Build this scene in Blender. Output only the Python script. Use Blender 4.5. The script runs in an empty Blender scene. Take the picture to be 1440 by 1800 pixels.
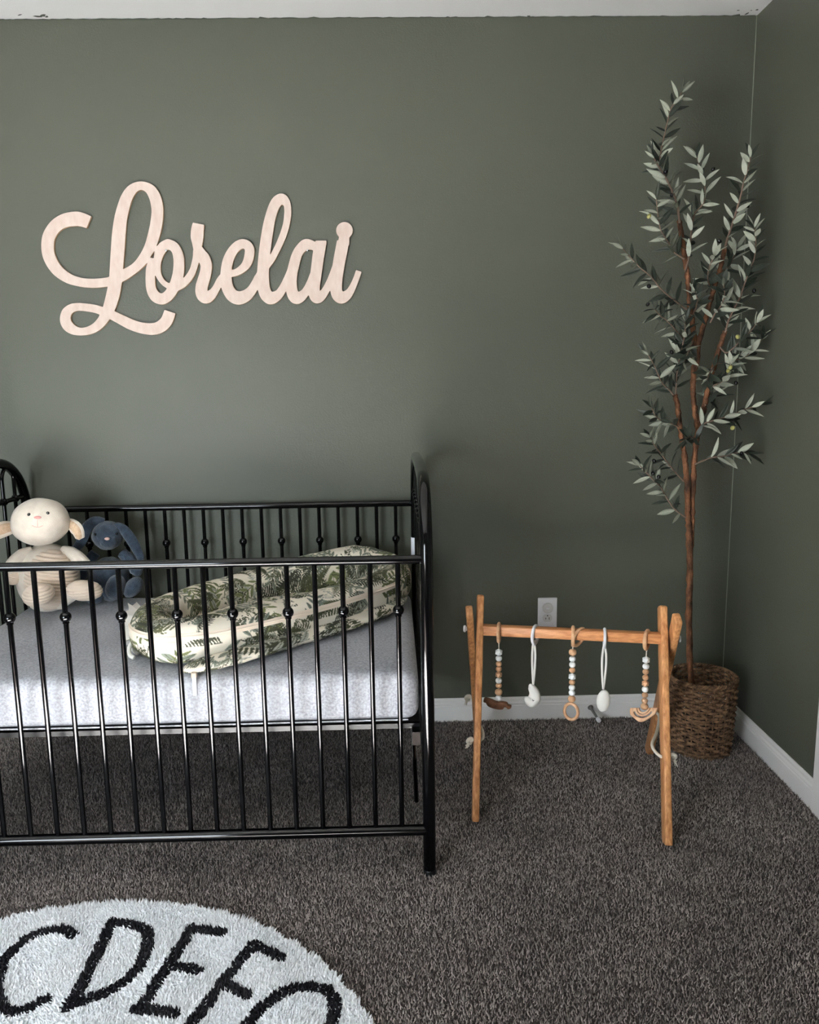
import bpy, bmesh, math, random
import numpy as np
from mathutils import Vector, Matrix, Quaternion

# ------------------------------------------------------------------ camera
scene = bpy.context.scene
COL = scene.collection
F_PX, PITCH, YAW, ROLL = 1411.8, 0.1647, 0.0208, -0.0146
CAM = Vector((0.0, -2.8558, 1.2749))
_cp, _sp, _cy, _sy = math.cos(PITCH), math.sin(PITCH), math.cos(YAW), math.sin(YAW)
FWD = Vector((_sy * _cp, _cy * _cp, -_sp))
_r = Vector((_cy, -_sy, 0)); _u = _r.cross(FWD)
RGT = _r * math.cos(ROLL) + _u * math.sin(ROLL)
UPV = -_r * math.sin(ROLL) + _u * math.cos(ROLL)
cam_data = bpy.data.cameras.new('camera')
cam_data.sensor_fit = 'HORIZONTAL'; cam_data.sensor_width = 36.0
cam_data.lens = F_PX / 1440.0 * 36.0
cam_data.clip_start = 0.02
cam = bpy.data.objects.new('camera', cam_data)
cam.matrix_world = Matrix((
    (RGT.x, UPV.x, -FWD.x, CAM.x), (RGT.y, UPV.y, -FWD.y, CAM.y), (RGT.z, UPV.z, -FWD.z, CAM.z), (0, 0, 0, 1)))
COL.objects.link(cam); scene.camera = cam

# measured points of the room: a photo position on a plane of known depth / height
def _ray(x, y): return RGT * ((x - 720) / F_PX) - UPV * ((y - 900) / F_PX) + FWD
def at(x, y, Y):
    d = _ray(x, y); return CAM + d * ((Y - CAM.y) / d.y)
def atz(x, y, Z):
    d = _ray(x, y); return CAM + d * ((Z - CAM.z) / d.z)

# ------------------------------------------------------------------ light
scene.view_settings.view_transform = 'Standard'
scene.view_settings.look = 'None'
scene.view_settings.gamma = 1.0
scene.view_settings.use_curve_mapping = False
scene.view_settings.exposure = 0.84

world = bpy.data.worlds.new('sky'); scene.world = world; world.use_nodes = True
_bg = world.node_tree.nodes['Background']
_bg.inputs[0].default_value = (0.62, 0.78, 1.0, 1); _bg.inputs[1].default_value = 1.0

# the window in the wall behind the camera, and what comes through it
REAR_Y = -3.5
WIN_X0, WIN_X1, WIN_Z0, WIN_Z1 = -2.30, -0.95, 0.35, 1.55
sun_data = bpy.data.lights.new('sun', 'SUN'); sun_data.energy = 165.0; sun_data.angle = 0.009; sun_data.color = (1.0, 0.97, 0.93)
sun = bpy.data.objects.new('sun', sun_data); COL.objects.link(sun)
sun.location = (-2, -7, 4)
sun.rotation_euler = Vector((0.60, 1.0, -0.79)).to_track_quat('-Z', 'Y').to_euler()
day = bpy.data.lights.new('window_daylight', 'AREA'); day.shape = 'RECTANGLE'
day.size = WIN_X1 - WIN_X0 - .1; day.size_y = WIN_Z1 - WIN_Z0 - .1; day.energy = 58.0; day.color = (0.84, 0.93, 1.0)
dayo = bpy.data.objects.new('window_daylight', day); COL.objects.link(dayo)
dayo.location = ((WIN_X0 + WIN_X1) / 2, REAR_Y - 0.02, (WIN_Z0 + WIN_Z1) / 2)
dayo.rotation_euler = (math.radians(90), 0, 0)

# ------------------------------------------------------------------ helpers
def lin(r, g, b):
    f = lambda c: (c / 255 / 12.92) if c / 255 <= .04045 else ((c / 255 + .055) / 1.055) ** 2.4
    return (f(r), f(g), f(b), 1.0)

def tag(o, label=None, cat=None, group=None, kind=None):
    if label: o['label'] = label
    if cat: o['category'] = cat
    if group: o['group'] = group
    if kind: o['kind'] = kind
    return o

ORG = {}
def thing(name, label, cat, loc, group=None):
    o = bpy.data.objects.new(name, None); o.empty_display_size = .05
    o.location = loc; COL.objects.link(o); ORG[o.name] = Vector(loc)
    return tag(o, label, cat, group)

def place(name, me, parent=None, loc=None):
    o = bpy.data.objects.new(name, me); COL.objects.link(o)
    if parent is not None: o.parent = parent
    if loc is not None: o.location = loc
    return o

class MB:
    """collects world-space shapes; build() makes ONE mesh object of them"""
    def __init__(s): s.v = []; s.f = []; s.mi = []
    def add(s, vs, fs, mi=0):
        b = len(s.v); s.v += [Vector(p) for p in vs]; s.f += [[i + b for i in f] for f in fs]; s.mi += [mi] * len(fs); return s
    def box(s, lo, hi, mi=0):
        x0, y0, z0 = lo; x1, y1, z1 = hi
        return s.add([(x0,y0,z0),(x1,y0,z0),(x1,y1,z0),(x0,y1,z0),(x0,y0,z1),(x1,y0,z1),(x1,y1,z1),(x0,y1,z1)],
                     [(0,3,2,1),(4,5,6,7),(0,1,5,4),(1,2,6,5),(2,3,7,6),(3,0,4,7)], mi)
    def tube(s, pts, r, seg=12, cap=True, closed=False, mi=0, sq=None):
        pts = [Vector(p) for p in pts]; n = len(pts)
        rad = list(r) if hasattr(r, '__len__') else [r] * n
        vs = []; up = None
        for i, p in enumerate(pts):
            a = pts[i-1] if (i or closed) else pts[0]; b = pts[(i+1) % n] if (i < n-1 or closed) else pts[-1]
            t = (b - a).normalized()
            if up is None:
                up = Vector((0,0,1)) if abs(t.z) < .9 else Vector((0,1,0))
            side = t.cross(up)
            if side.length < 1e-6: side = t.orthogonal()
            side.normalize(); up = side.cross(t).normalized()
            for k in range(seg):
                an = 2*math.pi*k/seg
                vs.append(p + (side*math.cos(an) + up*math.sin(an)) * rad[i])
        fs = []
        for i in range(n if closed else n-1):
            j = (i+1) % n
            for k in range(seg):
                l = (k+1) % seg; fs.append((i*seg+k, j*seg+k, j*seg+l, i*seg+l))
        if cap and not closed:
            fs.append(tuple(range(seg))); fs.append(tuple(reversed(range((n-1)*seg, n*seg))))
        return s.add(vs, fs, mi)
    def lathe(s, prof, c, seg=24, axis='z', mi=0):
        vs = []; fs = []; n = len(prof)
        for r, h in prof:
            for k in range(seg):
                a = 2*math.pi*k/seg; x, y = r*math.cos(a), r*math.sin(a)
                vs.append(Vector(c) + (Vector((x,y,h)) if axis == 'z' else Vector((x,h,-y)) if axis == 'y' else Vector((h,x,y))))
        for i in range(n-1):
            for k in range(seg):
                l = (k+1) % seg; fs.append((i*seg+k, i*seg+l, (i+1)*seg+l, (i+1)*seg+k))
        fs.append(tuple(reversed(range(seg)))); fs.append(tuple(range((n-1)*seg, n*seg)))
        return s.add(vs, fs, mi)
    def ball(s, c, r, seg=20, rings=12, rot=None, mi=0, fn=None):
        rr = Vector(r) if hasattr(r, '__len__') else Vector((r, r, r)); c = Vector(c)
        vs = []; fs = []
        for i in range(rings+1):
            th = math.pi*i/rings
            for k in range(seg if 0 < i < rings else 1):
                ph = 2*math.pi*k/seg
                d = Vector((math.sin(th)*math.cos(ph), math.sin(th)*math.sin(ph), math.cos(th)))
                m = fn(d) if fn else 1.0
                p = Vector((d.x*rr.x*m, d.y*rr.y*m, d.z*rr.z*m))
                if rot is not None: p = rot @ p
                vs.append(c + p)
        idx = lambda i, k: 0 if i == 0 else (1+(rings-1)*seg if i == rings else 1+(i-1)*seg+k % seg)
        for i in range(rings):
            for k in range(seg):
                if i == 0: fs.append((0, idx(1,k), idx(1,k+1)))
                elif i == rings-1: fs.append((idx(i,k), idx(rings,0), idx(i,k+1)))
                else: fs.append((idx(i,k), idx(i+1,k), idx(i+1,k+1), idx(i,k+1)))
        return s.add(vs, fs, mi)
    def torus(s, c, R, r, ax1, ax2, seg=32, sub=10, mi=0, k2=1.0):
        c = Vector(c); a1 = Vector(ax1).normalized(); a2 = Vector(ax2).normalized()
        pts = [c + a1*(R*math.cos(2*math.pi*i/seg)) + a2*(R*k2*math.sin(2*math.pi*i/seg)) for i in range(seg)]
        nrm = a1.cross(a2); vs = []; fs = []
        for i, p in enumerate(pts):
            o = (p - c).normalized()
            for k in range(sub):
                an = 2*math.pi*k/sub; vs.append(p + (o*math.cos(an) + nrm*math.sin(an))*r)
        for i in range(seg):
            j = (i+1) % seg
            for k in range(sub):
                l = (k+1) % sub; fs.append((i*sub+k, i*sub+l, j*sub+l, j*sub+k))
        return s.add(vs, fs, mi)
    def prism(s, poly, axis_n, depth, mi=0):
        """poly: 3D points of a flat outline, extruded by depth along axis_n"""
        n = len(poly); d = Vector(axis_n) * depth
        vs = [Vector(p) for p in poly] + [Vector(p) + d for p in poly]
        fs = [tuple(reversed(range(n))), tuple(range(n, 2*n))] + [(i, (i+1) % n, n+(i+1) % n, n+i) for i in range(n)]
        return s.add(vs, fs, mi)
    def mesh(s, name, mats, org=Vector((0,0,0)), smooth=True, angle=40, bevel=0, bseg=2):
        me = bpy.data.meshes.new(name)
        me.from_pydata([tuple(v - org) for v in s.v], [], s.f)
        for m in (mats if isinstance(mats, (list, tuple)) else [mats]): me.materials.append(m)
        me.polygons.foreach_set('material_index', s.mi)
        bm = bmesh.new(); bm.from_mesh(me)
        bmesh.ops.recalc_face_normals(bm, faces=bm.faces)
        if bevel:
            es = [e for e in bm.edges if len(e.link_faces) == 2 and e.calc_face_angle(0) > math.radians(30)]
            bmesh.ops.bevel(bm, geom=es, offset=bevel, segments=bseg, affect='EDGES', profile=.5, clamp_overlap=True)
        if smooth:
            for e in bm.edges:
                if len(e.link_faces) == 2 and e.calc_face_angle(0) > math.radians(angle): e.smooth = False
            for f in bm.faces: f.smooth = True
        bm.to_mesh(me); bm.free()
        return me
    def build(s, name, mats, parent=None, **k):
        org = Vector((0,0,0))
        if parent is not None:
            q = parent
            while q is not None and q.name not in ORG: q = q.parent
            if q is not None: org = ORG[q.name]
        return place(name, s.mesh(name, mats, org, **k), parent)
    def solo(s, name, mats, label, cat, group=None, kind=None, **k):
        lo = Vector([min(v[i] for v in s.v) for i in range(3)]); hi = Vector([max(v[i] for v in s.v) for i in range(3)])
        org = Vector(((lo.x+hi.x)/2, (lo.y+hi.y)/2, lo.z))
        o = place(name, s.mesh(name, mats, org, **k), None, org); ORG[o.name] = org
        return tag(o, label, cat, group, kind)

def np_mesh(name, V, Fc, mats, smooth=False, colors=None):
    """fast mesh from arrays; Fc (n,k) index array; colors (nverts,3) linear"""
    me = bpy.data.meshes.new(name); n, k = Fc.shape
    me.vertices.add(len(V)); me.vertices.foreach_set('co', np.ascontiguousarray(V, np.float32).ravel())
    me.loops.add(n*k); me.loops.foreach_set('vertex_index', np.ascontiguousarray(Fc, np.int32).ravel())
    me.polygons.add(n); me.polygons.foreach_set('loop_start', np.arange(0, n*k, k, dtype=np.int32))
    if smooth: me.polygons.foreach_set('use_smooth', np.ones(n, bool))
    me.update(calc_edges=True)
    if colors is not None:
        at_ = me.color_attributes.new('tint', 'FLOAT_COLOR', 'POINT')
        c = np.ones((len(V), 4), np.float32); c[:, :3] = colors; at_.data.foreach_set('color', c.ravel())
    for m in (mats if isinstance(mats, (list, tuple)) else [mats]): me.materials.append(m)
    me.validate(); return me

def catmull(P, n=10, closed=False):
    P = [np.array(p, float) for p in P]; out = []; N = len(P)
    for i in range(N if closed else N-1):
        if closed: p0, p1, p2, p3 = P[i-1], P[i], P[(i+1) % N], P[(i+2) % N]
        else: p0, p1, p2, p3 = P[max(i-1,0)], P[i], P[i+1], P[min(i+2,N-1)]
        for k in range(n):
            t = k/n; out.append(.5*((2*p1)+(-p0+p2)*t+(2*p0-5*p1+4*p2-p3)*t*t+(-p0+3*p1-3*p2+p3)*t**3))
    if not closed: out.append(P[-1])
    return out

# ------------------------------------------------------------------ materials
def mat(name, col, rough=.6, spec=.4, col2=None, nscale=20, bump=0, bscale=200, bdist=.001, metal=0, sheen=0, coat=0,
        tint=False, stretch=None, detail=4, sub=0, wave=None, bdetail=3):
    m = bpy.data.materials.new(name); m.use_nodes = True; nt = m.node_tree; N = nt.nodes; L = nt.links
    b = N['Principled BSDF']
    b.inputs['Base Color'].default_value = col; b.inputs['Roughness'].default_value = rough
    b.inputs['Specular IOR Level'].default_value = spec; b.inputs['Metallic'].default_value = metal
    b.inputs['Sheen Weight'].default_value = sheen; b.inputs['Coat Weight'].default_value = coat
    if sub: b.inputs['Subsurface Weight'].default_value = sub; b.inputs['Subsurface Radius'].default_value = (.004,.003,.002)
    tc = N.new('ShaderNodeTexCoord'); vec = tc.outputs['Object']
    if stretch:
        mp = N.new('ShaderNodeMapping'); mp.inputs['Scale'].default_value = stretch; L.new(vec, mp.inputs[0]); svec = mp.outputs[0]
    else: svec = vec
    if tint:
        a = N.new('ShaderNodeVertexColor'); a.layer_name = 'tint'; L.new(a.outputs[0], b.inputs['Base Color'])
    elif col2 is not None:
        nz = N.new('ShaderNodeTexNoise'); nz.inputs['Scale'].default_value = nscale; nz.inputs['Detail'].default_value = detail
        L.new(svec, nz.inputs['Vector'])
        rp = N.new('ShaderNodeValToRGB'); rp.color_ramp.elements[0].position = .32; rp.color_ramp.elements[1].position = .68
        rp.color_ramp.elements[0].color = col; rp.color_ramp.elements[1].color = col2
        L.new(nz.outputs[0], rp.inputs[0]); L.new(rp.outputs[0], b.inputs['Base Color'])
    if bump or wave:
        bp = N.new('ShaderNodeBump'); bp.inputs['Strength'].default_value = bump or wave[1]; bp.inputs['Distance'].default_value = bdist
        if wave:
            w = N.new('ShaderNodeTexWave'); w.wave_type = 'BANDS'; w.bands_direction = 'Z'; w.inputs['Scale'].default_value = wave[0]
            w.inputs['Distortion'].default_value = .6; L.new(vec, w.inputs[0]); L.new(w.outputs[0], bp.inputs['Height'])
        else:
            n2 = N.new('ShaderNodeTexNoise'); n2.inputs['Scale'].default_value = bscale; n2.inputs['Detail'].default_value = bdetail
            L.new(vec, n2.inputs['Vector']); L.new(n2.outputs[0], bp.inputs['Height'])
        L.new(bp.outputs[0], b.inputs['Normal'])
    return m

M = {}
M['wall'] = mat('green_wall_paint', lin(77,79,68), .48, .3, bump=.55, bscale=160, bdist=.0012)
M['ceil'] = mat('ceiling_white', lin(240,237,234), .9, .2, bump=.3, bscale=220, bdist=.001)
M['trim'] = mat('trim_white', lin(222,218,214), .35, .5)
M['caulk'] = mat('caulk_green', lin(126,131,118), .4, .5)
M['carpet_base'] = mat('carpet_base', lin(58,51,49), .95, .1, col2=lin(88,80,77), nscale=300, bump=1, bscale=260, bdist=.006)
M['carpet'] = mat('carpet_yarn', lin(80,72,70), .95, .15, tint=True, sheen=.15)
M['black'] = mat('black_enamel', lin(4,4,5), .07, .35)
M['black_soft'] = mat('black_satin', lin(12,12,13), .35, .5)
M['sheet'] = mat('heather_grey_jersey', lin(134,135,139), .95, .15, col2=lin(178,179,185), nscale=170, bump=.4, bscale=420, bdist=.0012, detail=6, sheen=.2)
M['sign'] = mat('birch_plywood', lin(206,188,176), .6, .3, col2=lin(194,172,158), nscale=14, stretch=(4,1,1.6), detail=6)
M['sign_edge'] = mat('cut_edge', lin(196,160,128), .7, .3)
M['pine'] = mat('oiled_pine', lin(206,150,100), .45, .4, col2=lin(160,104,62), nscale=16, stretch=(8,8,.25), detail=2)
M['pine_x'] = mat('oiled_pine_bar', lin(204,144,96), .45, .4, col2=lin(168,108,66), nscale=16, stretch=(.3,8,8), detail=2)
M['beech'] = mat('beech_wood', lin(206,166,130), .5, .35, col2=lin(178,132,96), nscale=60, detail=4)
M['walnut'] = mat('brown_wood', lin(118,80,56), .5, .35, col2=lin(84,54,38), nscale=60, detail=4)
M['bead_white'] = mat('white_silicone', lin(238,238,236), .5, .4)
M['cotton'] = mat('white_cotton', lin(230,226,218), .9, .2, bump=.4, bscale=500, bdist=.0008, sheen=.2)
M['rope'] = mat('cotton_rope', lin(214,206,192), .95, .1, bump=.6, bscale=600, bdist=.001)
M['plastic'] = mat('white_plastic', lin(226,224,226), .35, .5)
M['plastic_grey'] = mat('socket_plastic', lin(206,203,200), .35, .5)
M['dark'] = mat('dark_hole', lin(15,15,15), .7, .2)
M['steel'] = mat('brushed_steel', lin(150,146,142), .35, .5, metal=1)
M['clear'] = mat('screw_steel', lin(210,210,210), .2, .5, metal=1)
M['lamb'] = mat('cream_velour', lin(232,220,204), .95, .15, col2=lin(214,200,184), nscale=28, bump=.5, bscale=420, bdist=.0015, sheen=.35)
M['lamb_rib'] = mat('beige_corduroy', lin(218,198,178), .95, .15, sheen=.3, bump=.4, bscale=420, bdist=.001)
M['lamb_ear'] = mat('tan_plush', lin(214,186,158), .95, .1, col2=lin(188,156,124), nscale=120, bump=.7, bscale=400, bdist=.002, sheen=.3)
M['pink'] = mat('pink_stitch', lin(214,150,144), .7, .2)
M['pink_pale'] = mat('pale_pink_thread', lin(226,190,178), .8, .2)
M['bunny'] = mat('blue_plush', lin(56,68,82), .95, .1, col2=lin(40,50,63), nscale=60, bump=1, bscale=330, bdist=.003, sheen=.35)
M['eye'] = mat('black_bead_eye', lin(8,7,7), .08, .6)
M['print'] = mat('leaf_print_cotton', lin(220,214,200), .85, .2, tint=True, bump=.25, bscale=700, bdist=.0006)
M['cream'] = mat('cream_cotton_tape', lin(226,210,192), .8, .2)
M['rug'] = mat('white_rug_pile', lin(236,238,240), .9, .1, tint=True, sheen=.2)
M['rug_base'] = mat('rug_backing', lin(240,242,244), .95, .1)
M['bark'] = mat('olive_bark', lin(128,86,60), .85, .15, col2=lin(50,35,27), nscale=55, bump=1, bscale=110, bdist=.004, stretch=(1,1,.35), detail=6)
M['twig'] = mat('grey_brown_twig', lin(110,92,80), .8, .2)
M['leaf_top'] = mat('leaf_dark_green', lin(46,52,42), .5, .4, col2=lin(34,40,32), nscale=30)
M['leaf_under'] = mat('leaf_silver_green', lin(164,166,150), .7, .3, col2=lin(138,142,126), nscale=40)
M['olive'] = mat('black_olive', lin(18,14,18), .25, .5)
M['olive_green'] = mat('green_olive', lin(150,146,84), .35, .5)
M['wicker'] = mat('seagrass_wicker', lin(134,104,76), .75, .25, col2=lin(66,46,33), nscale=60, bump=.7, bscale=260, bdist=.002, detail=6)
M['pot'] = mat('nursery_pot', lin(20,19,18), .8, .2)
M['tagwhite'] = mat('paper_tag', lin(232,232,238), .6, .3)

# ------------------------------------------------------------------ the room
XR, XL, CEIL, BASE_H = 1.231, -2.4, 2.44, 0.0893
def struct(mb, name, m, **k):
    o = mb.build(name, m, None, **k); o['kind'] = 'structure'; ORG[o.name] = Vector((0,0,0)); return o
floor = struct(MB().box((XL, REAR_Y, -.06), (XR, 0, 0)), 'floor', M['carpet_base'], smooth=False)
wall_back = struct(MB().box((XL-.1, 0, 0), (XR+.1, .1, CEIL)), 'wall_back', M['wall'], smooth=False)
wall_right = struct(MB().box((XR, REAR_Y, 0), (XR+.1, 0, CEIL)), 'wall_right', M['wall'], smooth=False)
wall_left = struct(MB().box((XL-.1, REAR_Y, 0), (XL, 0, CEIL)), 'wall_left', M['wall'], smooth=False)
ceiling = struct(MB().box((XL-.1, REAR_Y-.1, CEIL), (XR+.1, .1, CEIL+.1)), 'ceiling', M['ceil'], smooth=False)
rw = MB()
rw.box((XL-.1, REAR_Y-.1, 0), (WIN_X0, REAR_Y, CEIL)); rw.box((WIN_X1, REAR_Y-.1, 0), (XR+.1, REAR_Y, CEIL))
rw.box((WIN_X0, REAR_Y-.1, 0), (WIN_X1, REAR_Y, WIN_Z0)); rw.box((WIN_X0, REAR_Y-.1, WIN_Z1), (WIN_X1, REAR_Y, CEIL))
wall_rear = struct(rw, 'wall_rear', M['wall'], smooth=False)
wf = MB()
wf.box((WIN_X0-.06, REAR_Y, WIN_Z0-.07), (WIN_X1+.06, REAR_Y+.03, WIN_Z0)); wf.box((WIN_X0-.06, REAR_Y, WIN_Z1), (WIN_X1+.06, REAR_Y+.02, WIN_Z1+.07))
wf.box((WIN_X0-.06, REAR_Y, WIN_Z0), (WIN_X0, REAR_Y+.02, WIN_Z1)); wf.box((WIN_X1, REAR_Y, WIN_Z0), (WIN_X1+.06, REAR_Y+.02, WIN_Z1))
struct(wf, 'window_1', M['trim'], smooth=False)

# baseboards: flat board with a stepped moulding on top
def base_prof(h): return [(0,0),(.013,0),(.013,h*.66),(.011,h*.70),(.011,h*.76),(.007,h*.83),(.007,h*.92),(.003,h),(0,h)]
pf = base_prof(BASE_H)
b = MB(); b.prism([(XL, -d, z) for d, z in pf], (1,0,0), XR-XL); struct(b, 'baseboard_back', M['trim'], smooth=False)
DOOR_Y = -0.695
b = MB(); b.prism([(XR-d, DOOR_Y, z) for d, z in pf], (0,1,0), -DOOR_Y-.001); struct(b, 'baseboard_right', M['trim'], smooth=False)
b = MB(); b.box((XR-.018, DOOR_Y-.085, 0), (XR, DOOR_Y, 2.1)); b.box((XR-.022, DOOR_Y-.085, 0), (XR-.01, DOOR_Y-.06, 2.1))
struct(b, 'trim_1', M['trim'], smooth=False, bevel=.002)
# bead of caulk in the corner, lines of paint that ran onto the ceiling
MB().tube([(XR-.0015, -.0015, BASE_H), (XR-.0015, -.0015, CEIL)], .0013, 6).build('caulk_line', M['caulk'], wall_right)
rnd = random.Random(4)
pe = MB(); x = XL; e = []
while x < XR:
    e.append((x, .002 + .006*rnd.random()**2 + (.006 if rnd.random() < .05 else 0))); x += .006 + .02*rnd.random()
n = len(e)
pe.add([(x, 0, CEIL-.0006) for x, w in e] + [(x, -w, CEIL-.0006) for x, w in e], [(i, i+1, n+i+1, n+i) for i in range(n-1)])
pe.build('paint_edge', M['wall'], ceiling, smooth=False)
def smear(x, y, L, W, ang):
    c = atz(x, y, CEIL); c.z = CEIL-.0007; m = MB(); k = 11; ring = []
    for i in range(k):
        a = 2*math.pi*i/k; u = L*math.cos(a)*(.7+.5*rnd.random()); v = W*math.sin(a)*(.6+.6*rnd.random())
        ring.append(c + Vector((u*math.cos(ang)-v*math.sin(ang), u*math.sin(ang)+v*math.cos(ang), 0)))
    m.prism(ring, (0,0,1), .0005); m.build('paint_smear', M['wall'], ceiling, smooth=False)
for a in ((35,26,.009,.003,-.5),(67,28.5,.014,.006,.2),(75,27,.014,.007,-.6),(82,29,.008,.004,-.8),(1313,24,.004,.009,.2),(1331,17,.004,.006,0),(1298,18,.004,.003,0),(1321,18,.003,.002,0),
          (255,34,.006,.003,.8),(285,35,.005,.003,.8),(310,34.5,.005,.003,.7),(322,34.5,.004,.003,.7),(930,28,.006,.004,.2),(1110,29,.005,.002,0)): smear(*a)

# ------------------------------------------------------------------ carpet pile (uncountable)
def pile(name, xy, hgt, lean, rad, cols, m, parent, z0, leanv=None, seed=1):
    r = np.random.default_rng(seed); n = len(xy)
    a0 = r.uniform(0, 2*np.pi, n); V = np.zeros((n, 4, 3), np.float32)
    for k in range(3):
        a = a0 + k*2*np.pi/3
        V[:, k, 0] = xy[:, 0] + rad*np.cos(a); V[:, k, 1] = xy[:, 1] + rad*np.sin(a); V[:, k, 2] = z0
    la = r.uniform(0, 2*np.pi, n); ll = lean*np.sqrt(r.uniform(0, 1, n))
    V[:, 3, 0] = xy[:, 0] + ll*np.cos(la); V[:, 3, 1] = xy[:, 1] + ll*np.sin(la)
    if leanv is not None: V[:, 3, :2] += leanv
    V[:, 3, 2] = z0 + hgt*(.65 + .5*r.uniform(0, 1, n))
    i = np.arange(n)[:, None]*4
    Fc = np.concatenate([i + np.array([[0,1,3]]), i + np.array([[1,2,3]]), i + np.array([[2,0,3]])])
    me = np_mesh(name, V.reshape(-1, 3), Fc, m, colors=np.repeat(cols, 4, axis=0))
    o = place(name, me, parent); o['kind'] = 'stuff'; return o
RUG_C, RUG_R = Vector((-.69, -1.735, 0)), .705
rg = np.random.default_rng(7)
st = .0049
gx, gy = np.meshgrid(np.arange(XL+.01, XR-.014, st), np.arange(-2.0, -.014, st))
xy = np.stack([gx.ravel(), gy.ravel()], 1) + rg.uniform(-st*.6, st*.6, (gx.size, 2))
xy = xy[np.hypot(xy[:,0]-RUG_C.x, xy[:,1]-RUG_C.y) > RUG_R-.01]
xy = xy[(xy[:,0] < XR-.015) & (xy[:,1] < -.015)]
lo = np.array(lin(76,69,66)[:3]); hi = np.array(lin(180,168,162)[:3])
t = rg.uniform(0, 1, len(xy))[:, None]**1.4
patch = .9 + .14*np.sin(xy[:,0]*9+np.sin(xy[:,1]*7)*2)*np.sin(xy[:,1]*8+1.3*np.sin(xy[:,0]*5))
pile('carpet_pile', xy, .0100, .0058, .0021, (lo*(1-t)+hi*t)*patch[:, None], M['carpet'], floor, 0.0)

# ------------------------------------------------------------------ round rug with letters
rug = thing('round_rug', 'round white shaggy rug with black alphabet letters, in front of the crib', 'rug', (RUG_C.x, RUG_C.y, 0))
MB().lathe([(RUG_R-.014, .0005), (RUG_R-.009, .005), (RUG_R-.014, .0105)], RUG_C, 96).build('backing', M['rug_base'], rug)
c4 = lambda L, ox=0: [atz(ox + x/4, 1580 + y/4, .02) for x, y in L]
LET = {
 'C': [c4([(505,228),(460,200),(410,193),(320,207),(220,243),(120,312),(45,390),(0,468),(-28,560),(-25,660),(15,735),(60,765),(120,766),(220,732),(322,684)])],
 'D': [c4([(790,140),(745,245),(700,330),(600,530),(540,645),(478,735)]), c4([(790,140),(900,150),(990,180),(1040,230),(1035,320),(990,440),(890,545),(740,632),(600,685),(500,712)])],
 'E': [c4([(1345,185),(1230,372),(1130,530),(1040,672),(958,750)]), c4([(150,190),(365,217)],300), c4([(1190,440),(1388,477)]), c4([(958,745),(1222,782)])],
 'F': [c4([(590,290),(470,440),(370,560),(270,690),(130,870),(40,990)],300), c4([(585,290),(768,390)],300), c4([(375,565),(535,652)],300)],
 'G': [c4([(1110,900),(1150,790),(1155,710),(1125,635),(1050,602),(940,592),(820,622),(700,692),(600,785),(530,885),(470,1010),(460,1120),(520,1190),(620,1200),(740,1150),(820,1060)],300), c4([(820,1060),(680,1040)],300)],
}
st = .0047
gx, gy = np.meshgrid(np.arange(RUG_C.x-RUG_R, RUG_C.x+RUG_R, st), np.arange(RUG_C.y-RUG_R, RUG_C.y+RUG_R, st))
xy = np.stack([gx.ravel(), gy.ravel()], 1) + rg.uniform(-st*.6, st*.6, (gx.size, 2))
rr = np.hypot(xy[:,0]-RUG_C.x, xy[:,1]-RUG_C.y); edge = RUG_R-.01+.003*np.sin(np.arctan2(xy[:,1]-RUG_C.y, xy[:,0]-RUG_C.x)*60)
xy = xy[rr < edge]; rr = np.hypot(xy[:,0]-RUG_C.x, xy[:,1]-RUG_C.y)
own = np.full(len(xy), -1)
for li, (ch, strokes) in enumerate(LET.items()):
    for s_ in strokes:
        P = catmull([(p.x, p.y) for p in s_], 6) if len(s_) > 2 else [np.array((p.x, p.y)) for p in s_]
        for a, b_ in zip(P[:-1], P[1:]):
            d = b_-a; L2 = d@d
            tt = np.clip(((xy-a)@d)/max(L2, 1e-12), 0, 1); dist = np.hypot(*(xy-a-tt[:, None]*d).T)
            own[dist < .0128 + .0010*np.sin(xy[:,0]*180+li)] = li
out = (xy-np.array([RUG_C.x, RUG_C.y]))/rr[:, None]
flow = np.stack([np.sin(xy[:,0]*31+xy[:,1]*17), np.cos(xy[:,1]*27-xy[:,0]*13)], 1)*.0022
lv = flow + out*np.where(rr > RUG_R-.02, .005, 0)[:, None] + np.array([0, -.003])
w = own < 0
cw = np.array(lin(252,253,255)[:3])*(.90+.10*rg.uniform(0,1,w.sum()))[:, None]
pile('rug_pile', xy[w]-np.array([RUG_C.x,RUG_C.y]), .0105, .0055, .0040, cw, M['rug'], rug, .009, lv[w], 2)
for li, ch in enumerate(LET):
    k = own == li
    cb = np.array(lin(24,22,28)[:3])*(.6+.9*rg.uniform(0,1,k.sum())**3)[:, None]
    o = pile('letter', xy[k]-np.array([RUG_C.x,RUG_C.y]), .0125, .0050, .0058, cb, M['rug'], rug, .009, lv[k], 3+li)
    o['label'] = 'black letter ' + ch + ' in the rug pile'

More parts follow.
